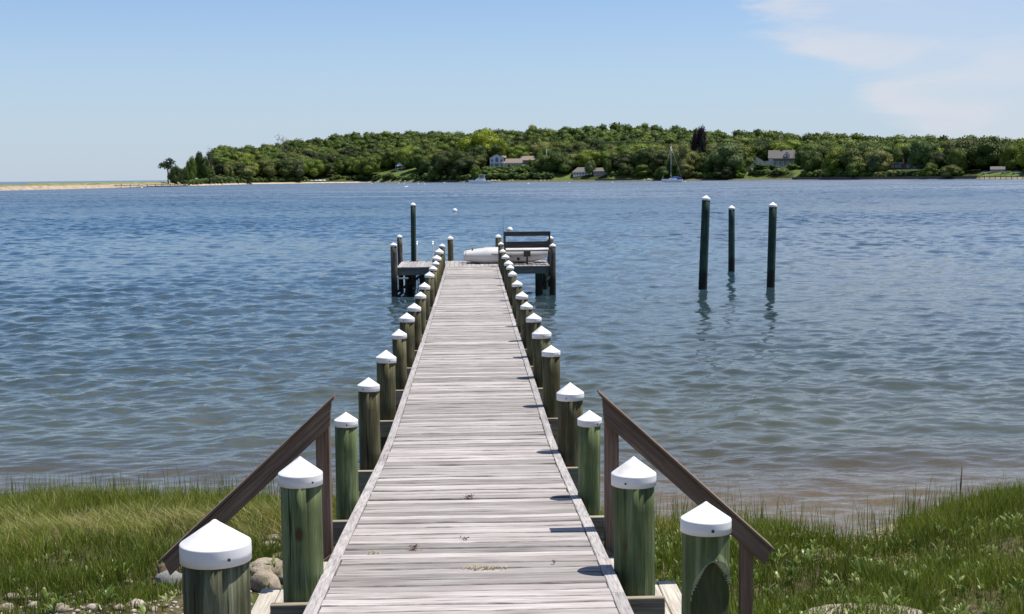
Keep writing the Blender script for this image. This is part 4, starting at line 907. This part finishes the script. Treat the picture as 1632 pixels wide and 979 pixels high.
for x in (-19, -16, -13): window(r, x, 1, .6, 1.3, 1.7)
window(r, -16, 1, 3.6, 1.2, 1.4); B().box(-10, -8, 1.5, 8, -5, 3.2).obj('link_wall', M_hwhite, r)
# dark grey house
r, k = site('house', 1440, 270, 'dark grey shingled house with pale flat roof and steep gables', 'house')
B().box(-10, -1, 0, 8, -3, 3.6).obj('wall', M_hdark, r); B().box(-10.6, -.6, -.8, 8.5, 3.6, 4.0).obj('flat_roof', M_roofblue, r)
for i in range(4): window(r, -8.8+i*2.2, 0, 1.0, 1.6, 1.8)
g = B().prism([(-1, -3), (10, -3), (10, 2.2), (4.5, 5.4), (-1, 2.2)], 'y', -1, 8).obj('gable_wall', M_hdark, r); gable(B(), -1, 10, -1, 8, 2.3, 5.8, 'y', 0, .5).obj('gable_roof', M_roofgrey, g)
window(r, 2.5, -1, .8, 1.4, 1.8); window(r, 6.3, -1, .8, 1.4, 1.8); B().box(-.7, .3, 3, 4, 2, 6.4).obj('chimney', M_brick, r)
r, k = site('garage', 1345, 272, 'small grey roofed shed among trees beside dark grey house', 'shed')
B().box(-3, 3, 0, 5, -3, 2.4).obj('wall', M_hwhite, r); gable(B(), -3, 3, 0, 5, 2.5, 4.2, 'x', 0, .3).obj('roof', M_roofgrey, r)
window(r, 0, 0, .7, 1.2, 1.1)
r, k = site('house', 1590, 275, 'small dim grey house under trees at far right', 'house'); r.scale = (.8, .8, .7)
B().box(-4.5, 4.5, 0, 6, -3, 2.2).obj('wall', M_hgrey, r); gable(B(), -4.5, 4.5, 0, 6, 2.3, 4.6, 'x', 0, .3).obj('roof', M_roofgrey, r)
for x in (-3, 0, 3): window(r, x, 0, .6, 1.1, 1.2)
# gazebo
r, k = site('gazebo', 637.5, 272.5, 'small white roofed gazebo on the sloping lawn', 'gazebo'); r.scale = (1.05, 1.05, 1.0)
b = B(); R6 = [(3.6*math.cos(a), 3.6*math.sin(a)) for a in np.arange(6)*PI/3]
b.add([(x, y, 3.9) for x, y in R6]+[(x*.25, y*.25, 6.3) for x, y in R6]+[(0, 0, 7.3)], [(i, (i+1) % 6, 6+(i+1) % 6, 6+i) for i in range(6)]+[(6+i, 6+(i+1) % 6, 12) for i in range(6)]+[tuple(range(6))[::-1]]).obj('roof', M_roofwhite, r)
for x, y in R6: B().box(x*.9-.12, x*.9+.12, y*.9-.12, y*.9+.12, -.5, 3.9).obj('post', M_hwhite, r)
B().lathe([(3.3, -.6), (3.3, .25), (0, .25)], 6).obj('floor', M_hwhite, r)
r, k = site('flagpole', 871.5, 262, 'white flagpole with cross yard standing among the trees', 'flagpole', 26)
B().tube([(0, 0, -3), (0, 0, 11.2)], [.16, .1], 8).obj('pole', M_white, r); B().tube([(-1.9, 0, 4.6), (1.9, 0, 4.6)], .09, 6).obj('yard', M_white, r)
# driveway patch on the gazebo hill
# ------------------------------------------------------------------ shoreline structures
M_wall = rock_mat('seawall_stone', (.05, .045, .04), (.10, .09, .08), (.17, .15, .13))
def wall_run(label, pa, pb, off, h, step=14):
    p0 = Pt(pa, off); r = empty('seawall', (p0.x, p0.y, 0)); tag(r, label, 'seawall'); px = pa
    while px < pb-1:
        q = min(px+step, pb); a, c = Pt(px, off), Pt(q, off); L = (c-a).length-.06; ang = math.atan2(c.y-a.y, c.x-a.x); hh = h+random.uniform(-.12, .12)
        o = B().box(0, L, 0, .7, -.8, hh).obj('wall_block', M_wall, r, (a.x-p0.x, a.y-p0.y, 0), ang); px = q
wall_run('long dark stone seawall along the right far shore', 1262, 1556, 2.0, 1.75)
wall_run('short dark seawall below the cottages', 948, 1008, 2.0, 1.5)
wall_run('dark timber bulkhead left of the motorboat', 700, 728, 2.0, 1.6)
def pier(name, label, pa, pb, off, zdeck, wd, n, posth):
    a, c = Pt(pa, off), Pt(pb, off); r = empty(name, (a.x, a.y, 0), math.atan2(c.y-a.y, c.x-a.x)); tag(r, label, 'pier'); L = (c-a).length
    B().box(0, L, 0, wd, zdeck-.35, zdeck).obj('deck', M_fascia, r)
    for i in range(n): B().tube([(L*(i+.5)/n, .2, -1), (L*(i+.5)/n, .2, zdeck+posth)], .16, 6).obj('post', M_pile_dark, r)
    return r
pier('pier', 'low dark pier at far right edge of the far shore', 1556, 1700, -6, 1.5, 2.5, 16, .5)
pier('pier', 'thin walkway pier along the beach at far left', 186, 300, -6, 1.35, 1.6, 9, .5)
for i, (pa, pb, lb) in enumerate(((253, 266, 'left dark floating dock moored off the far left pier'), (272, 288, 'middle dark floating dock moored off the far left pier'), (289, 300, 'right dark floating dock moored off the far left pier'))):
    a, c = Pt(pa, -14), Pt(pb, -14); r = empty('floating_dock', (a.x, a.y, 0), math.atan2(c.y-a.y, c.x-a.x)); tag(r, lb, 'floating dock'); L = (c-a).length
    B().box(0, L, 0, 2.4, -.3, .45).obj('float', M_dark, r); B().box(.05, L-.05, .05, 2.35, .453, .56).obj('deck', M_fascia, r)
    B().tube([(L*.4, .3, -1), (L*.4, .3, 2.2 if i != 1 else 1.2)], .16, 6).obj('post', M_pile_dark, r)
ORD = ['first', 'second', 'third', 'fourth', 'fifth', 'sixth', 'seventh', 'eighth', 'ninth', 'tenth', 'eleventh', 'twelfth', 'thirteenth', 'fourteenth', 'fifteenth', 'sixteenth', 'seventeenth']
bo = random.Random(4)
BPX = [602, 613, 622, 630, 638, 778, 784, 789, 795, 812, 817, 862, 868, 874, 1027, 1034, 646]
for i, px in enumerate(BPX):
    s = bo.uniform(.6, 1.3); p = Pt(px, 3.0); o = link('boulder', rock_mesh('boulder', s*1.2, s, s*.75, 120+i, M_slab), None, (p.x, p.y, .8)); tag(o, 'pale boulder at the far water edge, %s from the left of its kind' % ORD[sorted(BPX).index(px)], 'boulder', 'boulders along the far shoreline')
# beached boats left of the lawn
def small_hull(L, beam, dep, flip):
    b = B(); vs = []; n = 9
    for i in range(n):
        u = i/(n-1); wd = beam/2*(1-max(0, (u-.35)/.65)**2.2)*(1 if u > .1 else .92); sheer = dep*(1+.25*u*u)
        for a in np.linspace(0, PI, 7): vs.append((L*(u-.5), -wd*math.cos(a), sheer-dep*math.sin(a)*(1-.25*u**3)))
    fs = [(i*7+k, i*7+k+1, (i+1)*7+k+1, (i+1)*7+k) for i in range(n-1) for k in range(6)]+[tuple(range(7))]
    if flip: vs = [(x, -y, dep*1.25-z) for x, y, z in vs]
    return b.add(vs, fs, 0, True)
for i, (px, col_, lb) in enumerate(((497, M_white, 'leftmost upturned white boat on the far beach'), (504, M_hblue, 'pale blue upturned boat second on the far beach'), (511, M_white, 'white upturned boat in the middle of the beach row'), (517, M_hwhite, 'off white upturned boat near right of the beach row'), (486, M_rooftan, 'tan upturned boat apart at the left on the far beach'))):
    p = Pt(px, 8); o = small_hull(3.6, 1.5, .75, True).obj('rowing_boat', col_, None, (p.x, p.y, hill(px, 8)-.05), i*.5-.6); tag(o, lb, 'boat', 'boats on the far beach')
# parked cars
def car(px, off, col_, lab):
    p = Pt(px, off); r = empty('parked_car', (p.x, p.y, hill(px, off)), -.2); tag(r, lab, 'car', 'cars parked at the far right shore')
    B().prism([(-2.2, .35), (2.2, .35), (2.25, .8), (1.3, .95), (-2.2, 1.0)], 'y', -.85, .85).obj('body', col_, r)
    B().prism([(-1.9, .98), (1.2, .95), (.5, 1.5), (-1.4, 1.52)], 'y', -.74, .74).obj('cabin', M_glass, r)
    for x in (-1.4, 1.4):
        for y in (-.8, .8):
            q = B().lathe([(0, .1), (.34, .1), (.34, -.1), (0, -.1)], 12).obj('wheel', M_dark, r, (x, y, .34)); q.rotation_euler = (PI/2, 0, 0)
car(1571, 14, M_white, 'white car parked left at far right shore'); car(1602, 16, M_roofblue, 'pale blue car parked middle at far right shore'); car(1620, 14, M_hwhite, 'off white car parked rightmost at far right shore')

# ------------------------------------------------------------------ boats on the water
M_bluecov, _, _ = mat('blue_canvas', (.02, .09, .35), .7); M_gel, _, _ = mat('white_gelcoat', (.8, .8, .79), .25); M_boot, _, _ = mat('dark_bottom_paint', (.02, .03, .05), .5)
p = at_z(1072, 290.6, 0); r = empty('sailboat', p, -math.atan(dirx(1072))+PI-.12); tag(r, 'white moored sailboat with bare mast and blue sail cover', 'sailboat')
def hull(L, beam, free, draft, name, parent, rake=.12):
    def sec(u): return beam/2*(math.sin(PI*min(1, .28+u*.72)))**.75*(1 if u < .98 else .5) if u > .02 else beam*.36
    vs = []; n = 15
    for i in range(n):
        u = i/(n-1); wd = max(sec(u), .03); x = L*(u-.5); top = free*(1+.28*u*u)
        for y, z, xo in ((-wd, top, rake*L*.5*u**4), (-wd*.93, free*.35, rake*L*.25*u**4), (-wd*.7, -.02, 0), (0, -draft, 0), (wd*.7, -.02, 0), (wd*.93, free*.35, rake*L*.25*u**4), (wd, top, rake*L*.5*u**4)): vs.append((x+xo, y, z))
    fs = [(i*7+k, i*7+k+1, (i+1)*7+k+1, (i+1)*7+k) for i in range(n-1) for k in range(6)]+[(i*7, (i+1)*7, (i+1)*7+6, i*7+6) for i in range(n-1)]+[tuple(range(7))]
    return B().add(vs, fs, 0, False).obj(name, M_gel, parent)
hull(11, 3.4, 1.45, .4, 'hull', r)
B().prism([(-2.4, 1.4), (2.6, 1.5), (2.0, 2.05), (-2.2, 2.2)], 'y', -1.0, 1.0).obj('cabin', M_gel, r)
for i in range(4): B().box(-1.9+i*1.05, -1.3+i*1.05, -1.03, 1.03, 1.68, 1.9).obj('window', M_glass, r)
ms = B().tube([(.9, 0, 1.2), (.9, 0, 19.4)], [.10, .075], 8).obj('mast', M_metal, r); B().tube([(.9, -1.2, 10.2), (.9, 1.2, 10.2)], .05, 6).obj('spreader', M_metal, ms)
B().tube([(.8, 0, 2.5), (-3.8, 0, 2.55)], .08, 6).obj('boom', M_metal, r); B().tube([(.7, 0, 2.72), (-1.5, 0, 2.85), (-3.7, 0, 2.7)], [.32, .26, .14], 8).obj('sail_cover', M_bluecov, r)
B().prism([(-4.4, 1.9), (-2.4, 1.9), (-2.2, 2.15), (-3.2, 2.55), (-4.4, 2.3)], 'y', -1.2, 1.2).obj('spray_hood', M_bluecov, r)
for a in ((5.6, 1.3), (-5.3, 1.2)): B().tube([(a[0], 0, a[1]), (.9, 0, 19.2)], .03, 5).obj('stay', M_metal, r)
for i in range(7):
    for s in (-1, 1): B().tube([(-4.6+i*1.45, s*(1.5-.06*(i-2.5)**2), 1.1), (-4.6+i*1.45, s*(1.5-.06*(i-2.5)**2), 1.75)], .03, 5).obj('stanchion', M_metal, r)
p = at_z(766, 292.4, 0); r = empty('motorboat', p, -math.atan(dirx(766))+PI+.1); tag(r, 'white motor cruiser with flybridge moored near the far shore', 'motorboat'); r.scale = (1.2, 1.2, 1.25)
hull(10.6, 3.6, 1.35, .5, 'hull', r, .2)
B().prism([(-2.6, 1.4), (2.8, 1.5), (1.5, 2.4), (.8, 3.1), (-1.9, 3.1)], 'y', -1.35, 1.35).obj('cabin', M_gel, r)
B().prism([(-1.5, 2.35), (1.45, 2.38), (.85, 2.95), (-1.5, 2.95)], 'y', -1.38, 1.38).obj('window', M_glass, r)
B().box(-2.2, 1.0, -1.5, 1.5, 4.0, 4.15).obj('hardtop', M_gel, r)
for x in (-1.9, .6):
    for s in (-1, 1): B().tube([(x, s*1.3, 3.0), (x, s*1.35, 4.02)], .05, 6).obj('strut', M_metal, r)
B().box(-5.5, -4.9, -.35, .35, -.2, 1.3).obj('outboard', M_dark, r)
# mooring buoys
def buoy(px, py, rad, lab, group=None):
    p = at_z(px, py, 0); r = empty('mooring_buoy', (p[0], p[1], 0)); tag(r, lab, 'buoy', group)
    prof = [(0.001, -rad*.55)]+[(rad*math.cos(a), rad*.45+rad*math.sin(a)) for a in np.linspace(-1.2, 1.45, 14)]+[(.001, rad*1.46)]
    B().lathe(prof, 20).obj('ball', M_cap, r); B().lathe([(rad*1.005, rad*.40), (rad*1.015, rad*.45), (rad*1.005, rad*.50)], 20).obj('band', M_bluecov, r)
    B().tube([(0, 0, rad*1.4), (0, 0, rad*1.65)], rad*.12, 8).obj('ring', M_metal, r)
buoy(725, 338, .27, 'white mooring buoy in open water straight beyond the platform'); buoy(812.5, 369, .215, 'white mooring buoy floating just above the bench back')
BU = ((593, 293.6), (636, 292.6), (644, 292.8), (667, 293.8), (677, 294.6), (649, 299.2), (646, 299.6), (708, 292), (842, 294.2), (907, 292.4), (976, 291.6), (1092, 290.6), (226, 300.6))
for px, py in BU:
    buoy(px, py, .42, 'small white buoy off the far shore, %s of these from the left' % ORD[sorted(q[0] for q in BU).index(px)], 'buoys off the far shore')

# ------------------------------------------------------------------ look-alikes named by their order from the left
OR2 = ['leftmost', 'second', 'third', 'fourth', 'fifth', 'sixth', 'seventh', 'eighth', 'ninth', 'tenth', 'eleventh', 'twelfth', 'thirteenth', 'fourteenth', 'fifteenth', 'sixteenth', 'seventeenth', 'eighteenth', 'nineteenth', 'twentieth']
same = {}
for o in bpy.data.objects:
    if o.parent is None and o.get('group') in ('trees of the far shore woods', 'shrubs along the far shoreline'): same.setdefault(o['label'], []).append(o)
for lb, ob in same.items():
    if 1 < len(ob) <= 20:
        ob.sort(key=lambda q: q.location.x/q.location.y)
        for i, o in enumerate(ob):
            t = lb+(', leftmost of these' if i == 0 else ', %s from left' % OR2[i])
            if len(t.split()) <= 16: o['label'] = t
